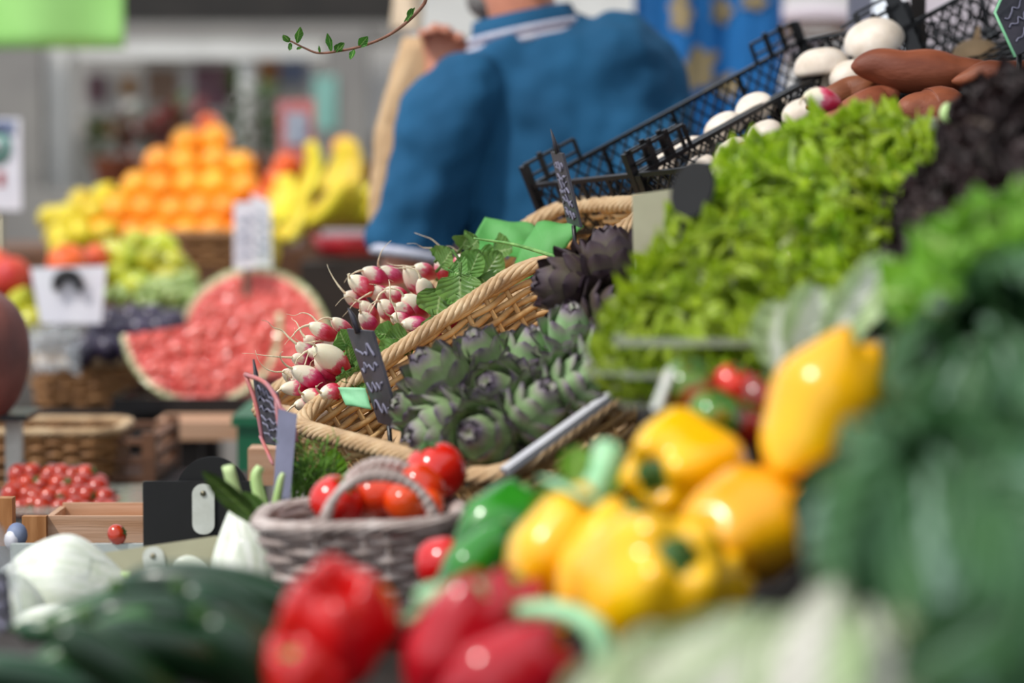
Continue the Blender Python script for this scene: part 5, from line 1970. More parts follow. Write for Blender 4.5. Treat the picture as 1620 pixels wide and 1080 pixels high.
# ------------------------------------------------------------------ black lattice crates, mushrooms, sweet potatoes
def lattice_crate(lx, ly, h, cell=0.021, bw=0.0022, raised=True):
    """open crate of diagonal lattice, local base at z=0, centred"""
    walls, rim, base = MB(), MB(), MB()

    def wall(a, b, inward):
        a, b = Vector(a), Vector(b)
        L = (b - a).length
        e = (b - a).normalized()
        n = int(L / cell)
        hh = h
        up = inward
        k = -int(hh / cell) - 1
        while k * cell < L:
            for sgn in (1, -1):
                s0, z0 = k * cell, 0.0
                s1, z1 = s0 + hh * 0.9, hh
                if sgn < 0:
                    z0, z1 = hh, 0.0
                # clip to 0..L
                def cl(s, z, sa, za, sb, zb):
                    return s, z
                sa, za, sb, zb = s0, z0, s1, z1
                if sb <= 0 or sa >= L:
                    continue
                if sa < 0:
                    za = za + (zb - za) * (0 - sa) / (sb - sa)
                    sa = 0
                if sb > L:
                    zb = za + (zb - za) * (L - sa) / (sb - sa)
                    sb = L
                if sb - sa > 0.002:
                    walls.bar(a + e * sa + Vector((0, 0, za)), a + e * sb + Vector((0, 0, zb)), bw, bw * 0.8, up)
            k += 1
        rim.bar(a + Vector((0, 0, h)), b + Vector((0, 0, h)), 0.006, 0.0055, (0, 0, 1))
        rim.bar(a + Vector((0, 0, 0.003)), b + Vector((0, 0, 0.003)), 0.006, 0.006, (0, 0, 1))
        m = 4
        for i in range(1, m):
            p = a + e * L * i / m
            walls.bar(p, p + Vector((0, 0, h)), 0.006, 0.003, inward)
    c = [(-lx / 2, -ly / 2, 0), (lx / 2, -ly / 2, 0), (lx / 2, ly / 2, 0), (-lx / 2, ly / 2, 0)]
    wall(c[0], c[1], (0, 1, 0))
    wall(c[3], c[2], (0, 1, 0))
    wall(c[1], c[2], (1, 0, 0))
    wall(c[0], c[3], (1, 0, 0))
    corners = [('corner_post', MB().bar((x, y, 0), (x, y, h + (0.028 if raised else 0.0)), 0.010, 0.010).mesh('corner_post', M_['black'], False), None) for x, y, _ in c]
    # raised stacking frames at both ends of the long walls
    for sy in ((-1, 1) if raised else (1,)):
        for sx in (-1, 1):
            y = sy * ly / 2
            x0 = sx * lx / 2
            x1 = sx * (lx / 2 - 0.085)
            fb = MB()
            fb.bar((x0, y, h + 0.028), (x1, y, h + 0.028), 0.004, 0.004)
            fb.bar((x0, y, h + 0.012), (x1, y, h + 0.012), 0.003, 0.003)
            for f in (0.33, 0.66, 1.0):
                x = x0 + (x1 - x0) * f
                fb.bar((x, y, h), (x, y, h + 0.034 if f < 0.9 else h + 0.028), 0.0065 if f < 0.9 else 0.004, 0.004, (0, 1, 0))
            corners.append(('stacking_frame', fb.mesh('stacking_frame', M_['black'], False), None))
    n = int(lx / cell / 1.2)
    for i in range(n + 1):
        x = -lx / 2 + lx * i / n
        base.bar((x, -ly / 2, 0.002), (x, ly / 2, 0.002), bw, bw)
    n = int(ly / cell / 1.2)
    for i in range(n + 1):
        y = -ly / 2 + ly * i / n
        base.bar((-lx / 2, y, 0.002), (lx / 2, y, 0.002), bw, bw)
    k = M_['black']
    return [('lattice_wall', walls.mesh('lattice_wall', k, False), None), ('rim', rim.mesh('rim', k, False), None),
            ('base', base.mesh('base', k, False), None)] + corners


C0, C1 = P(1003, 277, 2.87), P(1440, 36, 3.12)
Mc, cx_, cy_, cz_ = basket_at(C0, C1 - C0, Vector((-0.43, 0.90, 0)), 0, 0, 0)
CX, CY, CH = (C1 - C0).length, 0.215, 0.07
org = C0 + cx_ * CX / 2 + cy_ * CY / 2 - cz_ * CH
Mc.translation = org
thing('lattice_crate', 'sloping black lattice crate of white mushrooms', 'crate', None, Mc, lattice_crate(CX, CY, CH))
tilted_board('display_board', 'tilted dark board under the mushroom crate', org - cx_ * CX / 2 - cy_ * CY / 2 - cz_ * 0.008, cx_, cy_, CX, CY)
Ms = Mc.copy()
SY = 0.46
org2 = C0 + cx_ * (CX / 2 + 0.22) - cy_ * (SY / 2 + 0.012) - cz_ * CH
Ms.translation = org2
thing('lattice_crate', 'black lattice crate of sweet potatoes beside the mushrooms', 'crate', None, Ms, lattice_crate(CX + 0.44, SY, CH, raised=False))
tilted_board('display_board', 'tilted dark board under the sweet potato crate', org2 - cx_ * (CX / 2 + 0.22) - cy_ * SY / 2 - cz_ * 0.008, cx_, cy_, CX + 0.44, SY)
# mushrooms
ml = [(1046, 268, 2.95, 20, 'lowest small mushroom by the end frame of the crate'), (1062, 250, 3.0, 21, 'pale mushroom second from the low end of the crate'),
      (1100, 236, 2.98, 25, 'smooth white mushroom third from the low end'), (1148, 204, 2.98, 29, 'broad mushroom with small dark specks beside the round one'),
      (1196, 172, 3.0, 27, 'round white mushroom in the middle of the crate'), (1228, 170, 3.03, 22, 'beige mushroom tucked behind the round middle one'),
      (1300, 106, 3.03, 36, 'large mushroom with a dirty edge under the raised frame'), (1384, 66, 3.06, 40, 'largest mushroom at the top end, marked with an open ring'),
      (1160, 240, 2.93, 24, 'mushroom seen through the lattice below the speckled one'), (1212, 212, 2.93, 24, 'mushroom seen through the lattice below the round one'),
      (1268, 180, 2.95, 26, 'mushroom seen through the lattice between round and large ones'), (1345, 120, 3.0, 28, 'mushroom seen through the lattice below the largest one'), (1110, 262, 2.92, 20, 'mushroom low behind the lattice near the low end')]
for i, (x, y, d, rp, w) in enumerate(ml):
    me, k = mushroom(S(rp, d) * 1.22, i)
    rr = random.Random(i)
    thing('mushroom', w, 'mushroom', me, frame(P(x, y + rp * 0.12, d), D(-.3 + rr.uniform(-.3, .3), .8, -.3 + rr.uniform(-.3, .3)), i), k, 'mushrooms in the crate')
# sweet potatoes: (center px, d, length px, radius px, axis)
pl = [(1470, 112, 2.82, 250, 40, (-1, .04, -.1), 'big sweet potato lying across the top of the crate'),
      (1345, 190, 2.80, 200, 36, (.75, .5, .2), 'long sweet potato sloping down under the lettuce'),
      (1345, 148, 2.86, 150, 28, (.9, .3, .1), 'sweet potato half hidden behind the sloping one'),
      (1492, 184, 2.74, 170, 46, (-.8, .1, -.4), 'round-ended sweet potato in the middle below the big one'),
      (1396, 152, 2.90, 110, 28, (.1, 1, .1), 'upright sweet potato standing between the others'),
      (1560, 210, 2.68, 150, 40, (.6, .5, -.3), 'sweet potato behind the dark red lettuce'),
      (1440, 228, 2.74, 140, 34, (-.9, .2, 0), 'lowest sweet potato just above the pale stalk'),
      (1175, 244, 2.80, 120, 20, (-.8, -.45, 0), 'slender sweet potato tip beside the lattice edge'),
      (1590, 120, 2.78, 170, 30, (.9, .1, 0), 'dark sweet potato at the upper end of the crate')]
for i, (x, y, d, L, rp, ax, w) in enumerate(pl):
    thing('sweet_potato', w, 'sweet potato', sweet_potato(S(L, d), S(rp, d), i), frame(P(x, y, d), -D(*ax), i), (), 'sweet potatoes in the crate')
# tall black upright of the crate behind
bar = MB().bar(P(1396, -40, 3.12), P(1448, 84, 3.10), 0.018, 0.008, (0, 1, 0))
bar.bar(P(1330, 44, 3.13), P(1376, 18, 3.13), 0.004, 0.004)
bar.bar(P(1352, 22, 3.13), P(1402, -4, 3.13), 0.004, 0.004)
bar.bar(P(1352, 22, 3.13), P(1372, 66, 3.13), 0.008, 0.004, (0, 1, 0))
thing('crate_bracket', 'thick black plastic bracket leaning over the top end of the mushroom crate', 'bracket', bar.mesh('crate_bracket', M_['black'], False))
# third crate behind
C3 = P(1440, 84, 3.3)
Mt, tx_, ty_, tz_ = basket_at(C3, P(1640, 22, 3.45) - C3, Vector((-0.3, 0.95, 0)), 0, 0, 0)
Mt.translation = C3 + tx_ * 0.2 + ty_ * 0.11 - tz_ * 0.07
thing('lattice_crate', 'empty black lattice crate beyond the sweet potatoes', 'crate', None, Mt, lattice_crate(0.4, 0.22, 0.07))
tilted_board('display_board', 'tilted dark board under the empty crate', Mt.translation - tx_ * 0.2 - ty_ * 0.11 - tz_ * 0.008, tx_, ty_, 0.4, 0.22)
thing('onion', 'brown papery onion beyond the big sweet potato', 'onion', ball_mesh('onion', 0.036, 'kraft', 0.8), Matrix.Translation(P(1545, 96, 3.15)), [('neck', MB().tube([(0, 0, 0.026), (0.002, 0, 0.045)], [0.006, 0.002], 8).mesh('neck', M_['kraft']), None)])

# post and strap
pp = P(1360, 50, 3.7)
thing('stall_post', 'square lilac-grey post rising behind the mushroom crate', 'post', MB().box((pp.x, pp.y, 1.2), (0.034, 0.034, 2.4)).mesh('stall_post', M_['post'], False))
st = MB()
a = P(1452, 38, 3.2)
st.box((a.x, a.y, a.z + 0.4), (0.020, 0.006, 0.8))
st2 = MB().box((a.x, a.y, a.z - 0.012), (0.022, 0.01, 0.024))
thing('hanging_strap', 'short brown-black strap hanging beside the post', 'strap', st.mesh('hanging_strap', M_['darkwood'], False), None, [('end_tab', st2.mesh('end_tab', M_['darkwood'], False), None)])
card4('price_sign', 'dark slate price sign with a pale green edge above the sweet potatoes', 'price sign', [(1576, 20, 2.5), (1602, -40, 2.52), (1670, 60, 2.5), (1606, 88, 2.48)], 0.003, 'slate',
      [('edge', MB().tube([P(1600, -40, 2.50) - sum([P(*c) for c in [(1576, 20, 2.5), (1602, -40, 2.52), (1670, 60, 2.5), (1606, 88, 2.48)]], Vector()) / 4,
                           P(1574, 20, 2.495) - sum([P(*c) for c in [(1576, 20, 2.5), (1602, -40, 2.52), (1670, 60, 2.5), (1606, 88, 2.48)]], Vector()) / 4,
                           P(1606, 90, 2.475) - sum([P(*c) for c in [(1576, 20, 2.5), (1602, -40, 2.52), (1670, 60, 2.5), (1606, 88, 2.48)]], Vector()) / 4], 0.0016, 6).mesh('edge', M_['mintcard']), 'pale green edge'),
       ('stake', MB().tube([(0, 0, -0.03), (0, 0.0, -0.14)], 0.003, 6).mesh('stake', M_['black']), None)], chalk=[(21, 0.2, 0.8, 3, 0.001)])

# unseen cover above the stall, added to shade its far right part
cn = MB()
cn.grid(30, 8, lambda u, v: (-0.15 + 2.95 * u, 1.95 + 2.45 * v, 2.45 + 0.04 * math.cos(u * 12)))
o = thing('shade_canopy', 'unseen dark canvas added over the vegetable stall to shade it', 'shade_canopy', cn.mesh('shade_canopy', M_['canvas']), None,
          [('rail', MB().tube([(-0.5, y, 2.40), (2.8, y, 2.40)], 0.016, 10).mesh('rail', M_['metal']), None) for y in (2.9, 3.70)])
o.modifiers.new('thick', 'SOLIDIFY').thickness = 0.004

# twig with small leaves, hanging from the canopy rail
tw = [(676, -10), (668, 10), (640, 38), (610, 58), (575, 72), (540, 80), (505, 84), (482, 76), (462, 66), (452, 62)]
d = 2.64
pts = [Vector((-0.06, 2.9, 2.39)), Vector((-0.07, 2.9, 2.1)), P(740, -420, d + 0.3), P(716, -220, d + 0.12), P(692, -70, d + 0.03)] + [P(x, y, d) for x, y in tw]
tg = MB()
c_ = catmull(pts, 6)
c0 = c_[0]
tg.tube([p - c0 for p in c_], [0.0028 - 0.0020 * i / len(c_) for i in range(len(c_))], 8)
kids = []
tl = [(470, 68, 472, 40, 7), (458, 66, 448, 52, 6), (460, 68, 455, 82, 4), (478, 74, 470, 82, 4), (524, 81, 522, 50, 6), (534, 80, 548, 68, 7), (568, 74, 584, 56, 8), (560, 78, 556, 98, 5), (640, 36, 662, 14, 5), (645, 30, 655, 12, 5), (506, 84, 503, 70, 2), (530, 82, 540, 70, 6)]
for k, (x0, y0, x1, y1, wp) in enumerate(tl):
    a, b = P(x0, y0, d), P(x1, y1, d - 0.006)
    L = (b - a).length
    ey = (b - a).normalized()
    ez = (-FWD + R3 * random.Random(k).uniform(-.8, .8) + UP * 0.4)
    ez = (ez - ey * ez.dot(ey)).normalized()
    mb = MB().grid(6, 8, leaf_fn(L, S(wp, d), prof_oval, 0.0004, 2, 0.4, 0.5, k))
    kids.append(('leaf', mb.mesh('leaf', M_['twigleaf']), None, [], Matrix.Translation(a - c0) @ Matrix((ey.cross(ez), ey, ez)).transposed().to_4x4()))
thing('twig', 'thin reddish twig with small green leaves hanging in front of the man', 'twig', tg.mesh('twig', M_['twig']), Matrix.Translation(c0), kids)


# ------------------------------------------------------------------ lettuces in the clear tray
protos = [frilly_head(0.064, 24, 'lettuce', s, 0.013, 5, 1.0, 16, 14) for s in range(4)]
ll = [(1040, 540, 1.99, 0.75, 'low frilly green lettuce at the corner of the clear tray, touching the artichokes'),
      (1105, 530, 1.95, 0.85, 'frilly green lettuce just behind the tray rim, above the mottled tomato'),
      (1180, 520, 1.95, 0.9, 'frilly green lettuce behind the tray rim, above the small red tomato'),
      (1262, 510, 2.00, 0.9, 'frilly green lettuce just behind the pale cabbage leaves'),
      (1095, 465, 2.07, 0.85, 'frilly green lettuce beside the black disc'),
      (1165, 440, 2.05, 1.0, 'bright frilly green lettuce low in the centre of the heap'),
      (1250, 425, 2.07, 1.0, 'frilly green lettuce in the centre, nearer the dark red ones'),
      (1330, 430, 2.10, 0.9, 'shaded frilly lettuce behind the pale leaf tip'),
      (1155, 375, 2.16, 0.85, 'frilly green lettuce just above the black disc'),
      (1228, 350, 2.15, 1.0, 'frilly green lettuce high in the middle of the heap'),
      (1310, 340, 2.18, 1.0, 'frilly green lettuce below the two pink radishes'),
      (1390, 345, 2.18, 0.9, 'frilly lettuce on the shaded side against the dark red ones'),
      (1210, 300, 2.26, 0.8, 'frilly green lettuce beneath the slender sweet potato'),
      (1285, 270, 2.28, 0.9, 'topmost frilly lettuce below the sloping sweet potato'),
      (1365, 255, 2.28, 0.9, 'frilly lettuce at the top, below the round-ended sweet potato'),
      (1425, 285, 2.25, 0.75, 'frilly lettuce at the top corner beside the single pale leaf')]
for i, (x, y, d, s, w) in enumerate(ll):
    d, s = 1.90 + (d - 1.95) * 0.6, s * (1.90 + (d - 1.95) * 0.6) / d
    rr = random.Random(i)
    thing('lettuce', w, 'lettuce', protos[i % 4], frame(P(x, y, d), D(-.25 + rr.uniform(-.2, .2), .55, -.75), i * 1.3, s), (), 'green lettuces in the heap')
# clear tray
t0, t1 = P(984, 541, 1.86), P(1388, 541, 1.86)
tr = MB()
h = 0.05
x0, x1, y0, y1, z1 = t0.x, t1.x, t0.y, t0.y + 0.34, t0.z
z0 = z1 - h
for (ax, ay, bx, by) in ((x0, y0, x1, y0), (x0, y1, x1, y1), (x0, y0, x0, y1), (x1, y0, x1, y1)):
    tr.bar((ax, ay, (z0 + z1) / 2), (bx, by, (z0 + z1) / 2), 0.002, h, (0, 1, 0) if ax != bx else (1, 0, 0))
tr.box(((x0 + x1) / 2, (y0 + y1) / 2, z0), (x1 - x0, y1 - y0, 0.002))
rm = MB()
for (ax, ay, bx, by) in ((x0, y0, x1, y0), (x0, y1, x1, y1), (x0, y0, x0, y1), (x1, y0, x1, y1)):
    rm.bar((ax, ay, z1), (bx, by, z1), 0.010, 0.006, (0, 0, 1))
thing('clear_tray', 'shallow clear plastic tray holding the green lettuces', 'tray', tr.mesh('clear_tray', M_['clear'], False), None, [('rim', rm.mesh('rim', glass_mat('tray_rim', 'aab09c', 0.25, 0.6), False), None)])
# wooden box under the tray
thing('wooden_box', 'dark wooden box under the clear lettuce tray', 'box', MB().box(((x0 + x1) / 2 + 0.02, (y0 + y1) / 2 + 0.04, (z0 + TZ) / 2 - 0.001), (x1 - x0 - 0.02, y1 - y0 - 0.06, z0 - TZ - 0.004)).mesh('wooden_box', M_['darkwood'], False))
Mb, bx_, by_, bz_ = basket_at(P(1040, 470, 2.2), Vector((0.87, 0.2, 0.45)), Vector((-0.2, 0.95, 0)), 0, 0, 0)
tilted_board('display_board', 'tilted dark board behind the clear tray, under the lettuce heap', P(1075, 480, 2.27), bx_, by_, 0.42, 0.14)

# pale cabbage leaves standing at the tray
for i, (x0_, y0_, x1_, y1_, d, w, wl) in enumerate([(1235, 610, 1330, 440, 1.80, 0.036, 'pale crinkled cabbage with a leaf tip pointing toward the dark lettuce')]):
    kids = []
    c = P(1280, 560, 1.8)
    for k, (ax, ay, bx, by, dd, ww) in enumerate([(1235, 625, 1310, 450, 1.76, .028), (1265, 610, 1412, 398, 1.74, .018), (1225, 620, 1240, 470, 1.84, .022), (1290, 620, 1330, 460, 1.86, .026)]):
        a, b = P(ax, ay, dd), P(bx, by, dd + 0.01)
        L = (b - a).length
        ey = (b - a).normalized()
        ez = (-FWD + R3 * (0.3 - 0.25 * k))
        ez = (ez - ey * ez.dot(ey)).normalized()
        mb = MB().grid(16, 18, leaf_fn(L, ww, prof_spoon, 0.005, 5, 0.5, -0.3, k, crinkle=0.0016))
        kids.append(('leaf', mb.mesh('leaf', M_['pale']), None, [], Matrix.Translation(a - c) @ Matrix((ey.cross(ez), ey, ez)).transposed().to_4x4()))
    thing('cabbage', wl, 'cabbage', None, Matrix.Translation(c), kids)
# pale stalk and pink-white radicchio bits on top of the lettuces
kids = []
a, b = P(1425, 245, 2.2), P(1500, 165, 2.15)
mb = MB().grid(10, 12, leaf_fn((b - a).length, 0.016, prof_spoon, 0.004, 4, 0.4, 0.6, 3))
ey = (b - a).normalized()
ez = (-FWD - ey * (-FWD).dot(ey)).normalized()
thing('lettuce_leaf', 'single pale green leaf sticking up before the lowest sweet potatoes', 'leaf', mb.mesh('lettuce_leaf', M_['pale']), Matrix.Translation(a) @ Matrix((ey.cross(ez), ey, ez)).transposed().to_4x4())
kn = MB().ball((0, 0, 0), (0.016, 0.013, 0.012), 14, 10)
thing('cut_stalk', 'pale knob of a cut stalk at the tip of the single leaf', 'stalk', kn.mesh('cut_stalk', M_['fennelg']), frame(P(1508, 182, 2.16), D(.6, .5, 0)), [('cut_face', MB().rev([(0.009, 0.011), (0.007, 0.013), (0.001, 0.0132)], 12).mesh('cut_face', M_['fennel']), None)])
for i, (x, y, d, w) in enumerate([(1330, 164, 2.36, 'pink and white radish lying on top of the lettuces below the sloping sweet potato'), (1420, 212, 2.22, 'small pink and white radish among the lettuce tips below the round-ended sweet potato')]):
    me, rt = radish_mesh(0.045, 0.012 - 0.003 * i, 77 + i)
    thing('radish', w, 'radish', me, frame(P(x, y, d), D(-.8, .1 - .6 * i, -.4)), [('root', rt, None)])

# dark red lettuces
pp2 = [frilly_head(0.085, 26, 'purple', 40 + s, 0.012, 5) for s in range(2)]
for i, (x, y, d, s, w) in enumerate([(1650, 235, 1.80, .75, 'dark red lettuce under the slate price sign'),
                                     (1480, 365, 1.98, .62, 'dark red lettuce between the green heap and the bright leaves'),
                                     (1560, 290, 1.90, .62, 'dark red lettuce just above the bright green one'),
                                     (1450, 455, 1.92, .50, 'dark red lettuce beside the pale leaf tip'),
                                     (1600, 195, 2.05, .60, 'topmost dark red lettuce beside the big sweet potato'),
                                     (1530, 420, 1.80, .55, 'dark red lettuce behind the tip of the bright green leaves'),
                                     (1400, 535, 1.90, .40, 'small dark red lettuce low beside the pale cabbage')]):
    thing('red_lettuce', w, 'lettuce', pp2[i % 2], frame(P(x, y, d), D(-.4, .5, -.7), i * 1.7, s), (), 'dark red lettuces')
blp = frilly_head(0.06, 22, 'lettuce2', 61, 0.008, 4)
thing('lettuce', 'bright green lettuce between the dark red lettuces and the savoy cabbages', 'lettuce', blp, frame(P(1595, 410, 1.5), D(-.3, .75, -.5), 0.4, 0.95))

# savoy cabbages
for i, (x, y, d, r, w) in enumerate([(1670, 690, 1.42, .088, 'large dark green savoy cabbage under the bright lettuce'),
                                     (1490, 875, 1.45, .070, 'dark savoy cabbage beside the yellow peppers'),
                                     (1590, 920, 1.2, .082, 'nearest blue-green savoy cabbage in the lower corner'),
                                     (1560, 575, 1.62, .060, 'smaller savoy cabbage behind the upper yellow pepper')]):
    thing('savoy_cabbage', w, 'cabbage', wrap_head(r, 14, 'savoy', 80 + i), frame(P(x, y, d), D(-.4, .6, -.5), i * 1.1), (), 'savoy cabbages')
# white cabbages at the bottom
for i, (x, y, d, ax, w) in enumerate([(1120, 1120, 1.16, (.75, .5, .4), 'white-green pointed cabbage under the big yellow pepper'),
                                      (1312, 1132, 1.12, (.25, .85, .3), 'white-green pointed cabbage in front of the savoy cabbages'),
                                      (1000, 1150, 1.2, (.6, .5, .4), 'pale pointed cabbage mostly below the picture edge')]):
    thing('pointed_cabbage', w, 'cabbage', wrap_head(0.034, 12, 'napa', 90 + i, 0.004, 0.0016, 0.18, 1.35), frame(P(x, y, d), D(*ax), i), (), 'white pointed cabbages')
lf = MB().grid(10, 12, leaf_fn(0.06, 0.018, prof_oval, 0.003, 3, 0.5, 0.4, 5))
thing('cabbage_leaf', 'small dark green leaf beside the pointed cabbages', 'leaf', lf.mesh('cabbage_leaf', M_['savoy']), frame(P(1420, 1075, 1.08), D(-.2, .3, -1)) @ Matrix.Rotation(-1, 4, 'Z'))

# ------------------------------------------------------------------ peppers
yl = [(878, 868, 1.63, .088, .033, (.5, .8, .15), 3, 'long yellow pepper with a thick pale stem, nearest the green peppers', 'palestem', .045, .010),
      (1032, 935, 1.55, .112, .053, (.25, .50, -.75), 4, 'biggest yellow pepper, its dark stem end facing out', 'darkstem', .012, .006),
      (1085, 745, 1.70, .085, .045, (-.55, -.1, -.75), 4, 'yellow pepper with its dark stem turned to the artichoke basket', 'darkstem', .016, .006),
      (1186, 836, 1.62, .086, .044, (-.75, -.3, -.5), 3, 'smooth yellow pepper between the biggest and the topmost one', 'darkstem', .012, .005),
      (1300, 652, 1.64, .104, .040, (-.42, -.85, -.1), 3, 'topmost yellow pepper standing on its stem end', 'pstem', .02, .006),
      (1300, 795, 1.60, .052, .019, (.6, .6, -.3), 4, 'small yellow pepper end below the topmost one', 'pstem', .012, .004),
      (955, 905, 1.60, .085, .034, (.4, .8, .3), 3, 'yellow pepper squeezed between the long one and the biggest', 'pstem', .015, .005),
      (1100, 945, 1.58, .07, .034, (.6, .5, .2), 4, 'lower yellow pepper above the white cabbages', 'pstem', .015, .005)]
for i, (x, y, d, L, r, ax, lb, w, stm_, sl_, sr__) in enumerate(yl):
    me, k = pepper(L, r, lb, i, 0.009, 0.15, 0.98 if i == 4 else 0.82, 0.035 if i == 4 else 0.10, 'yellow', stm_, sl_, sr__, 0.25)
    thing('yellow_pepper', w, 'pepper', me, frame(P(x, y, d), D(*ax), i * 0.9), k, 'yellow peppers')
rl = [(535, 990, 1.52, .080, .040, (.05, .75, -.65), 4, 'redo', 'big red pepper with a deep hollow in front of the grey tomato basket', .006, .0018, 'darkstem'),
      (722, 1020, 1.50, .085, .036, (.35, .8, -.1), 3, 'red', 'glossy crimson pepper with a pale blunt stem', .014, .004, 'palestem'),
      (795, 1075, 1.46, .085, .032, (.75, .45, .1), 3, 'red', 'crimson pepper beneath the curled pale green stem', .010, .003, 'palestem'),
      (480, 1085, 1.48, .06, .026, (-.3, .7, -.4), 3, 'redo', 'red pepper low between the cucumbers and the hollow one', .010, .004, 'pstem'),
      (800, 985, 1.56, .06, .03, (.2, .9, 0), 3, 'red', 'dark red pepper behind the glossy crimson one', .014, .006, 'pstem')]
for i, (x, y, d, L, r, ax, lb, mt, w, sl_, sr__, sm) in enumerate(rl):
    me, k = pepper(L, r, lb, 20 + i, 0.03 if i == 0 else 0.012, 0.15, 0.85, 0.12, mt, sm, sl_, sr__, 0.2)
    thing('red_pepper', w, 'pepper', me, frame(P(x, y, d), D(*ax), i * 0.9), k, 'red peppers')
# curled pale stem
cs = MB()
smooth_tube(cs, [P(800, 970, 1.5), P(850, 965, 1.49), P(905, 972, 1.48), P(945, 1000, 1.47), P(958, 1050, 1.47)], [0.006, 0.009, 0.0095, 0.010, 0.011], 14, 6, flat=0.7)
thing('pepper_stem', 'thick curled pale green stem lying between red and yellow peppers', 'stem', cs.mesh('pepper_stem', M_['palestem']))
cs = MB()
cs.ball((0, 0, 0), (0.0155, 0.010, 0.009), 16, 10)
smooth_tube(cs, [(-0.006, 0, 0.0), (-0.016, 0.0, -0.012), (-0.024, 0, -0.014)], [0.004, 0.003, 0.003], 8, 5)
thing('pepper_stem', 'short blunt pale green stem above the glossy crimson pepper', 'stem', cs.mesh('pepper_stem', M_['palestem']), Matrix.Translation(P(694, 945, 1.52)))
gl = [(792, 832, 1.86, .075, .030, (.5, .5, .5), 3, 'round green pepper nearest the artichoke basket'), (752, 893, 1.80, .065, .024, (.6, .6, .3), 3, 'small green pepper in front, touching the loose tomato'), (812, 890, 1.84, .075, .028, (.5, .7, .4), 3, 'dark green pepper tucked behind the long yellow one')]
for i, (x, y, d, L, r, ax, lb, w) in enumerate(gl):
    me, k = pepper(L, r, lb, 40 + i, 0.01, 0.1, 0.85, 0.08, 'green', 'pstem', 0.02, 0.004, 0.2)
    thing('green_pepper', w, 'pepper', me, frame(P(x, y, d), D(*ax), i), k, 'green peppers')
# green leaves by the long yellow pepper
lv = MB()
for k in range(5):
    lv.grid(6, 8, leaf_fn(0.04, 0.014, prof_oval, 0.002, 3, 0.4, 0.6, k), Matrix.Rotation(k * 1.1, 4, 'Y') @ Matrix.Rotation(0.5 + 0.3 * k, 4, 'X'))
thing('basil_sprig', 'small sprig of green leaves behind the long yellow pepper', 'herb', lv.mesh('basil_sprig', M_['lettuce2']), Matrix.Translation(P(915, 775, 1.7)))
# mottled tomatoes below the tray
for i, (x, y, d, r, m, w) in enumerate([(1092, 612, 1.80, .023, 'heirloom', 'green and orange mottled tomato under the tray rim'), (1160, 606, 1.80, .016, 'tomato', 'small red tomato between the mottled and the dark one'),
                                        (1206, 628, 1.79, .020, 'darktom', 'dark red-brown tomato beside the topmost yellow pepper'), (1130, 655, 1.76, .020, 'heirloom', 'green mottled tomato low behind the yellow pepper'),
                                        (1175, 670, 1.78, .020, 'darktom', 'shadowed dark tomato between two yellow peppers')]):
    me, k = tomato(r, 0.88, 60 + i, m)
    thing('tomato', w, 'tomato', me, frame(P(x, y, d), D(.2, .7, -.4), i), k, 'mixed tomatoes below the lettuce tray')
c = rounded_card(0.011, 0.034, 0.005, 0.002)
thing('price_clip', 'pale plastic clip at the corner of the clear tray', 'clip', c.mesh('price_clip', M_['clip'], False), frame(P(1036, 650, 1.78), D(.35, .9, .1)),
      [('rivet', MB().rev([(0.0015, 0), (0.0012, 0.001)], 10, None, Matrix.Translation((0, -0.001, 0.028)) @ Matrix.Rotation(PI / 2, 4, 'X')).mesh('rivet', M_['metal']), None)])
# board under the peppers and cabbages
tilted_board('display_board', 'tilted dark board under the peppers and cabbages', Vector((0.02, 0.95, TZ + 0.04)), Vector((0.93, 0, 0.36)), Vector((0, 1, 0)), 0.62, 0.88)

# beige card with black disc
card4('price_card', 'plain beige card standing between the artichokes and the lettuces', 'price card', [(1000, 308, 2.30), (1068, 298, 2.30), (1072, 440, 2.30), (1003, 440, 2.30)], 0.003, 'beige',
      [('stake', MB().tube([(0, 0.004, -0.04), (0, 0.004, -0.11)], 0.003, 6).mesh('stake', M_['black']), None)])
dc = MB().rev([(0.0245, -0.0015), (0.0245, 0.0015)], 32, None, Matrix.Rotation(PI / 2, 4, 'X'))
thing('price_disc', 'round black card between the beige card and the lettuces', 'price card', dc.mesh('price_disc', M_['matblack'], False), frame(P(1096, 300, 2.0), D(.2, 1, .1)),
      [('stake', MB().tube([(0, 0.003, -0.028), (0, 0.003, -0.1)], 0.003, 6).mesh('stake', M_['black']), None)])

# ------------------------------------------------------------------ tomato basket
bd = 2.08
q0, q1 = P(404, 832, bd), P(730, 826, bd)
BW = (q1 - q0).length
BH = 0.088
BD = 0.115
Mk = Matrix.Translation(((q0.x + q1.x) / 2, q0.y + BD / 2, q0.z - BH)) @ Matrix.Rotation(0.03, 4, 'Y').inverted()
hdl = []
for sy in (-0.50, 0.20):
    hb = MB()
    for s in range(3):
        pts = []
        for i in range(61):
            t = i / 60
            a = PI * t
            x = -0.005 - 0.049 * math.cos(a) + 0.026
            z = BH - 0.02 + 0.064 * math.sin(a) ** 0.75
            tw_ = 2 * PI * (t * 7 + s / 3)
            pts.append((x + 0.0032 * math.cos(tw_) * math.cos(a), sy * BD + 0.0032 * math.sin(tw_), z + 0.0032 * math.cos(tw_) * math.sin(a)))
        hb.tube(pts, 0.0036, 6)
    hb.tube([(-0.028, sy * BD - 0.004, BH + 0.004), (-0.028, sy * BD - 0.008 * (1 if sy < 0 else -1), BH - 0.05)], 0.004, 6)
    hdl.append(('handle', hb.mesh('handle', M_['wick_grey']), 'twisted grey handle'))
basket_thing('small grey wicker basket with twisted handles, filled with red tomatoes', Mk, BW - 0.068, BD - 0.02, BH, 'wick_grey', 'wick_grey', None, hdl, rows=11, pitch=0.022, sr=0.004, rc=0.02, flare=0.36, rim=0.0075, amp=0.004)
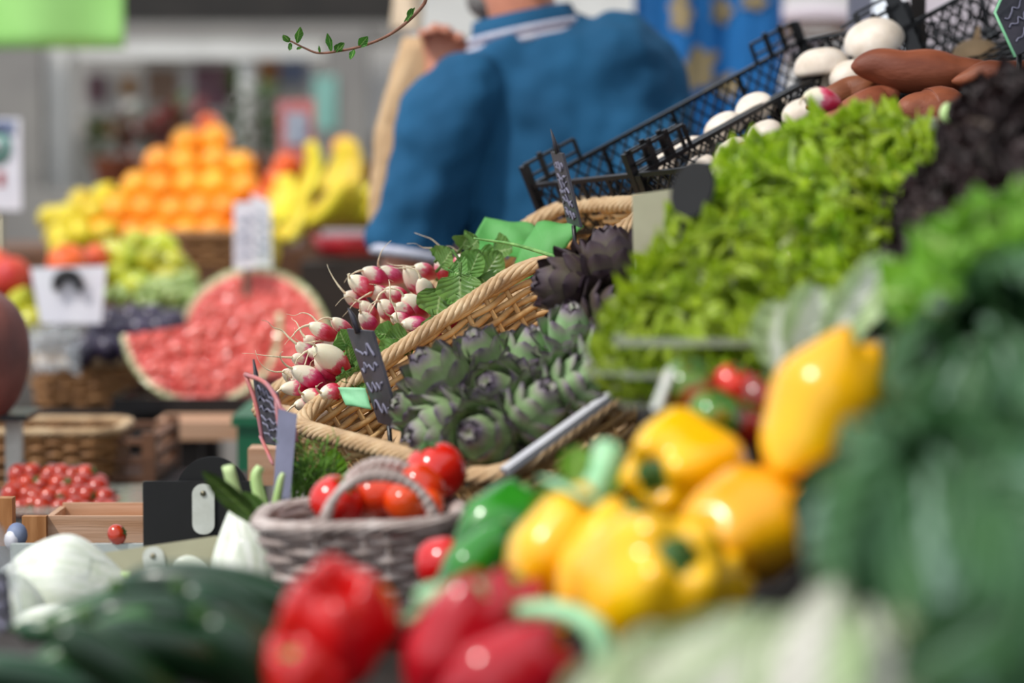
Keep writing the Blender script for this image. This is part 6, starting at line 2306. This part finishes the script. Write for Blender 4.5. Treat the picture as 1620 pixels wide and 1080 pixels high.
tl_ = [(532, 792, 2.12, 43, .9, 'tomato', 'tomato at the fennel end of the grey basket'), (596, 784, 2.14, 40, .9, 'tomato', 'tomato inside the arch of the near basket handle'),
       (690, 745, 2.18, 50, .95, 'tomato', 'biggest tomato, piled high beside the artichoke basket'), (640, 794, 2.12, 33, 1.0, 'orangetom', 'orange-red tomato at the front rim of the grey basket'),
       (664, 775, 2.16, 44, .88, 'tomato', 'deep red tomato under the biggest one'), (676, 800, 2.13, 28, .95, 'orangetom', 'small orange tomato next to the handle end'),
       (560, 800, 2.16, 36, .9, 'tomato', 'tomato low between the first two in the grey basket'), (628, 820, 2.17, 38, .9, 'tomato', 'tomato under the orange-red one in the basket'),
       (700, 892, 1.98, 44, .98, 'tomato', 'loose tomato outside the basket, beside the green peppers')]
for i, (x, y, d, rp, sq_, m, w) in enumerate(tl_):
    me, k = tomato(S(rp, d), sq_, 70 + i, m)
    ax = [(.3, .5, -.3), (-.2, .7, .3), (-.3, .9, -.2), (.9, .2, .2), (.3, .4, .6), (.8, -.2, .3), (0, .8, .2), (.2, .6, .2), (.2, .5, .7)][i]
    thing('tomato', w, 'tomato', me, frame(P(x, y, d), D(*ax), i), k, 'tomatoes in and by the grey basket')

# ------------------------------------------------------------------ fennel crate
fz = P(200, 862, 2.45).z
fc = MB()
xa, xb = P(14, 0, 2.45).x, P(352, 0, 2.45).x
fc.box(((xa + xb) / 2, 2.44, (fz + TZ) / 2), (xb - xa, 0.008, fz - TZ))
fc.box((xa, 2.25, (fz + TZ) / 2 - 0.01), (0.008, 0.38, fz - TZ - 0.02))
fc.box(((xa + xb) / 2, 2.25, TZ + 0.003), (xb - xa, 0.38, 0.006))
thing('cardboard_tray', 'pale grey board tray holding the fennel bulbs', 'tray', fc.mesh('cardboard_tray', M_['greycard'], False))
wx0, wx1 = P(34, 0, 2.6).x, P(232, 0, 2.6).x
wz = P(100, 816, 2.6).z
wc = MB()
wc.box(((wx0 + wx1) / 2, 2.59, (wz + TZ) / 2 + 0.005), (wx1 - wx0, 0.007, wz - TZ - 0.012))
wc.box(((wx0 + wx1) / 2, 2.82, TZ + 0.016), (wx1 - wx0, 0.007, 0.024))
for xx in (wx0, wx1):
    wc.box((xx, 2.705, TZ + 0.014), (0.007, 0.23, 0.02))
wc.box(((wx0 + wx1) / 2, 2.705, TZ + 0.004), (wx1 - wx0, 0.22, 0.006))
bl_ = MB().box((wx0 + 0.014, 2.583, (wz + TZ) / 2), (0.026, 0.012, wz - TZ))
thing('wooden_crate', 'low pine crate behind the pale fennel tray', 'crate', wc.mesh('wooden_crate', M_['wood'], False), None, [('corner_block', bl_.mesh('corner_block', M_['woodend'], False), 'darker corner block')])
w2 = P(8, 820, 2.7)
thing('wooden_crate', 'end of a second pine crate at the left edge beside the first', 'crate', MB().box((w2.x - 0.04, w2.y, (P(0, 786, 2.7).z + TZ) / 2), (0.1, 0.02, P(0, 786, 2.7).z - TZ)).mesh('wooden_crate', M_['woodend'], False), None,
      [('side', MB().box((w2.x - 0.085, w2.y + 0.07, (P(0, 786, 2.7).z + TZ) / 2), (0.01, 0.13, P(0, 786, 2.7).z - TZ)).mesh('side', M_['woodend'], False), None)])
pkt = MB().ball((0, 0, 0), (0.011, 0.012, 0.013), 12, 8)
thing('plastic_wrapper', 'small blue and white wrapper between the crates and the plastic bag', 'wrapper', pkt.mesh('plastic_wrapper', M_['blue_pic']), Matrix.Translation(P(27, 846, 2.5)) , [('fold', MB().ball((-0.004, -0.008, -0.004), (0.008, 0.006, 0.01), 10, 6).mesh('fold', M_['whitecard']), 'white fold')])
me, k = tomato(S(17, 2.46), 0.85, 99, 'cherry')
thing('cherry_tomato', 'single cherry tomato on the edge of the pale fennel tray', 'tomato', me, frame(P(185, 845, 2.46), D(.9, .3, -.1)), k)
fl = [(88, 925, 2.22, .048, .11, (.9, -.12, .1), 'large white fennel bulb lying at the left of the tray', 4, -40),
      (402, 925, 2.28, .043, .135, (-.12, 1, .1), 'white fennel bulb standing beside the grey tomato basket', 1, 0),
      (312, 900, 2.34, .026, .09, (-.9, .12, .1), 'flat white fennel bulb behind the cucumbers', 3, 0),
      (70, 1000, 2.10, .026, .08, (-.7, -.4, -.1), 'small fennel bulb under the large one', 3, 0),
      (30, 960, 2.15, .028, .07, (.2, -.8, -.2), 'fennel bulb half hidden behind the plastic bag', 3, 0)]
for i, (x, y, d, r, h, ax, w, ns, off) in enumerate(fl):
    me, k = fennel(r, h, i, 0.014 if i in (0, 2) else 0.05, ns, 0.85)
    a = D(*ax)
    thing('fennel', w, 'fennel', me, frame(P(x, y, d) - a * h * 0.42, a, [1.2, 0.3, 0.5, 1, 2][i]), k, 'fennel bulbs')
# pale green base leaves of the standing bulb, fronds, chicory
fr = MB()
rn = random.Random(31)
for k in range(34):
    a0 = Vector((rn.uniform(-.012, .012), rn.uniform(-.012, .012), 0))
    p1 = a0 + Vector((rn.uniform(-.02, .03), rn.uniform(-.02, .02), rn.uniform(.03, .07)))
    fr.tube(catmull([a0, (a0 + p1) / 2 + Vector((0.003, 0, 0.004)), p1], 3), 0.0008, 4)
    for m in range(10):
        q = a0.lerp(p1, 0.25 + 0.075 * m)
        e = q + Vector((rn.uniform(-.014, .014), rn.uniform(-.01, .01), rn.uniform(.002, .014)))
        fr.tube([q, e], 0.00045, 3)
thing('fennel_fronds', 'feathery green fennel fronds rising behind the grey tomato basket', 'herb', fr.mesh('fennel_fronds', M_['frond']), Matrix.Translation(P(480, 800, 2.36)), kind='stuff')
for i, (x0_, y0_, x1_, y1_, d, ww, m, w) in enumerate([(415, 832, 322, 742, 2.20, .010, 'houseplant', 'dark green pointed leaf reaching over the white clip'), (425, 820, 385, 775, 2.27, .008, 'radleaf', 'short dark leaf curling beside the pale stalks'),
                                                       (520, 800, 532, 706, 2.40, .020, 'lettuce2', 'pale green pointed leaf standing behind the first tomato'), (505, 800, 520, 735, 2.38, .018, 'pale', 'pale leaf beside the pointed green one behind the tomatoes')]):
    a, b = P(x0_, y0_, d), P(x1_, y1_, d)
    ey = (b - a).normalized()
    ez = (-FWD - ey * (-FWD).dot(ey)).normalized()
    mb = MB().grid(10, 14, leaf_fn((b - a).length, ww, prof_oval, 0.002, 3, 0.6, 0.4, i))
    o = thing('leaf', w, 'leaf', mb.mesh('leaf', M_[m]), Matrix.Translation(a) @ Matrix((ey.cross(ez), ey, ez)).transposed().to_4x4())
    o.name = 'vegetable_leaf'
for i, (pts, rr_, w) in enumerate([([(425, 830), (412, 790), (405, 755), (412, 738)], [.008, .0085, .008, .006], 'curved pale stalk beside the dark leaf'), ([(430, 830), (438, 790), (444, 760), (448, 748)], [.006, .006, .005, .003], 'thin white-green stalk in front of the lilac strip')]):
    mb = MB()
    smooth_tube(mb, [P(x, y, 2.3) for x, y in pts], rr_, 12, 6, flat=0.7)
    thing('vegetable_stalk', w, 'stalk', mb.mesh('vegetable_stalk', M_['fennelg']))

# signs in front of the fennel
b0_ = P(315, 870, 2.44)
bk = rounded_card(S(176, 2.44), S(112, 2.44), 0.003, 0.003)
dk = MB().rev([(S(56, 2.5), -0.0015), (S(56, 2.5), 0.0015)], 36, None, Matrix.Translation((S(20, 2.44), 0.008, S(92, 2.44))) @ Matrix.Rotation(PI / 2, 4, 'X'))
thing('price_card', 'black card with a round black top and a pale clip', 'price card', bk.mesh('price_card', M_['matblack'], False), Matrix.Translation((b0_.x, b0_.y, P(315, 872, 2.44).z)),
      [('round_top', dk.mesh('round_top', M_['matblack'], False), None), clip_kids(S(35, 2.44), S(80, 2.44), S(8, 2.44), S(28, 2.44))])
bb = P(248, 912, 2.32)
bg_ = rounded_card(S(212, 2.32), S(50, 2.32), 0.003, 0.002)
thing('price_card', 'long beige card tilted behind the large fennel bulb, with a pale clip', 'price card', bg_.mesh('price_card', M_['beige'], False), Matrix.Translation(bb) @ Matrix.Rotation(-math.radians(8.5), 4, 'Y') @ Matrix.Rotation(-0.1, 4, 'X'),
      [clip_kids(S(34, 2.32), S(50, 2.32), S(0, 2.32), -S(2, 2.32))])
# clear bag and dark tag at the left edge
cb = MB().rev([(0.03, -0.06), (0.045, -0.03), (0.042, 0.02), (0.03, 0.05), (0.012, 0.07), (0.002, 0.075)], 22, lambda a, t: (1 + 0.05 * math.sin(5 * a + 9 * t), 0))
thing('plastic_bag', 'bulging clear plastic bag at the left edge beside the large fennel', 'bag', cb.mesh('plastic_bag', M_['film']), Matrix.Translation(P(-48, 930, 2.1)))
card4('price_sign', 'dark chalk-striped price sign at the left edge over the cucumbers', 'price sign', [(-14, 900, 1.95), (8, 905, 1.9), (26, 1100, 1.88), (0, 1100, 1.92)], 0.003, 'slate', chalk=[(33, 0.05, 0.95, 6, 0.0015)])

# ------------------------------------------------------------------ cucumbers
cl = [(200, 955, 1.78, 300, 33, (-.93, -.30, -.2), 'cuke2', 'lighter green cucumber pointing left under the large fennel bulb'),
      (330, 945, 1.74, 290, 38, (-.98, .10, .1), 'cuke', 'topmost dark cucumber with a broad blunt end'),
      (290, 990, 1.68, 300, 38, (-.97, .12, -.1), 'cuke', 'dark cucumber directly below the topmost one'),
      (130, 1030, 1.66, 260, 34, (-.85, -.45, -.1), 'cuke2', 'mottled green cucumber low at the left with a pale end'),
      (95, 1003, 1.75, 150, 20, (-.9, .1, .2), 'cuke', 'small dark cucumber end beside the small fennel bulb'),
      (290, 1050, 1.56, 330, 46, (-.85, .3, -.45), 'cuke', 'thick dark cucumber nearest in the pile'),
      (400, 1020, 1.60, 300, 40, (-.7, .6, -.3), 'cuke', 'dark cucumber next to the hollow red pepper'),
      (200, 1080, 1.52, 300, 42, (-.7, .6, -.3), 'cuke', 'cucumber at the bottom edge with a teal stem end'),
      (420, 1080, 1.5, 300, 42, (-.6, .7, -.3), 'cuke', 'cucumber at the bottom edge beside the red peppers'),
      (70, 1085, 1.62, 240, 34, (-.9, .25, -.2), 'cuke', 'dark cucumber in the bottom left corner beside the chalk-striped price sign')]
for i, (x, y, d, L, rp, ax, m, w) in enumerate(cl):
    me, k = cucumber(S(L, d), S(rp, d), [.03, .06, .04, .05, .03, .05, .05, .04, .05, .04][i], i, m)
    thing('cucumber', w, 'cucumber', me, frame(P(x, y, d), D(*ax), [0, 1.6, 1.4, 0, 0, 1.5, 1.5, 1, 1, 1][i]), k, 'cucumbers in the pile')
thing('storage_box', 'dark box under the pile of cucumbers', 'box', MB().box((-0.275, 1.66, TZ + 0.029), (0.25, 0.42, 0.056)).mesh('storage_box', M_['darkwood'], False))
ga, gb = P(672, 940, 1.97), P(868, 940, 1.88)
thing('storage_box', 'dark box under the loose tomato and the green peppers', 'box', MB().box(((ga.x + gb.x) / 2, 1.88, (TZ + ga.z) / 2 - 0.008), (gb.x - ga.x, 0.2, ga.z - TZ - 0.018)).mesh('storage_box', M_['darkwood'], False))
thing('storage_box', 'dark box under the red peppers', 'box', MB().box((-0.06, 1.50, TZ + 0.034), (0.17, 0.22, 0.066)).mesh('storage_box', M_['darkwood'], False))
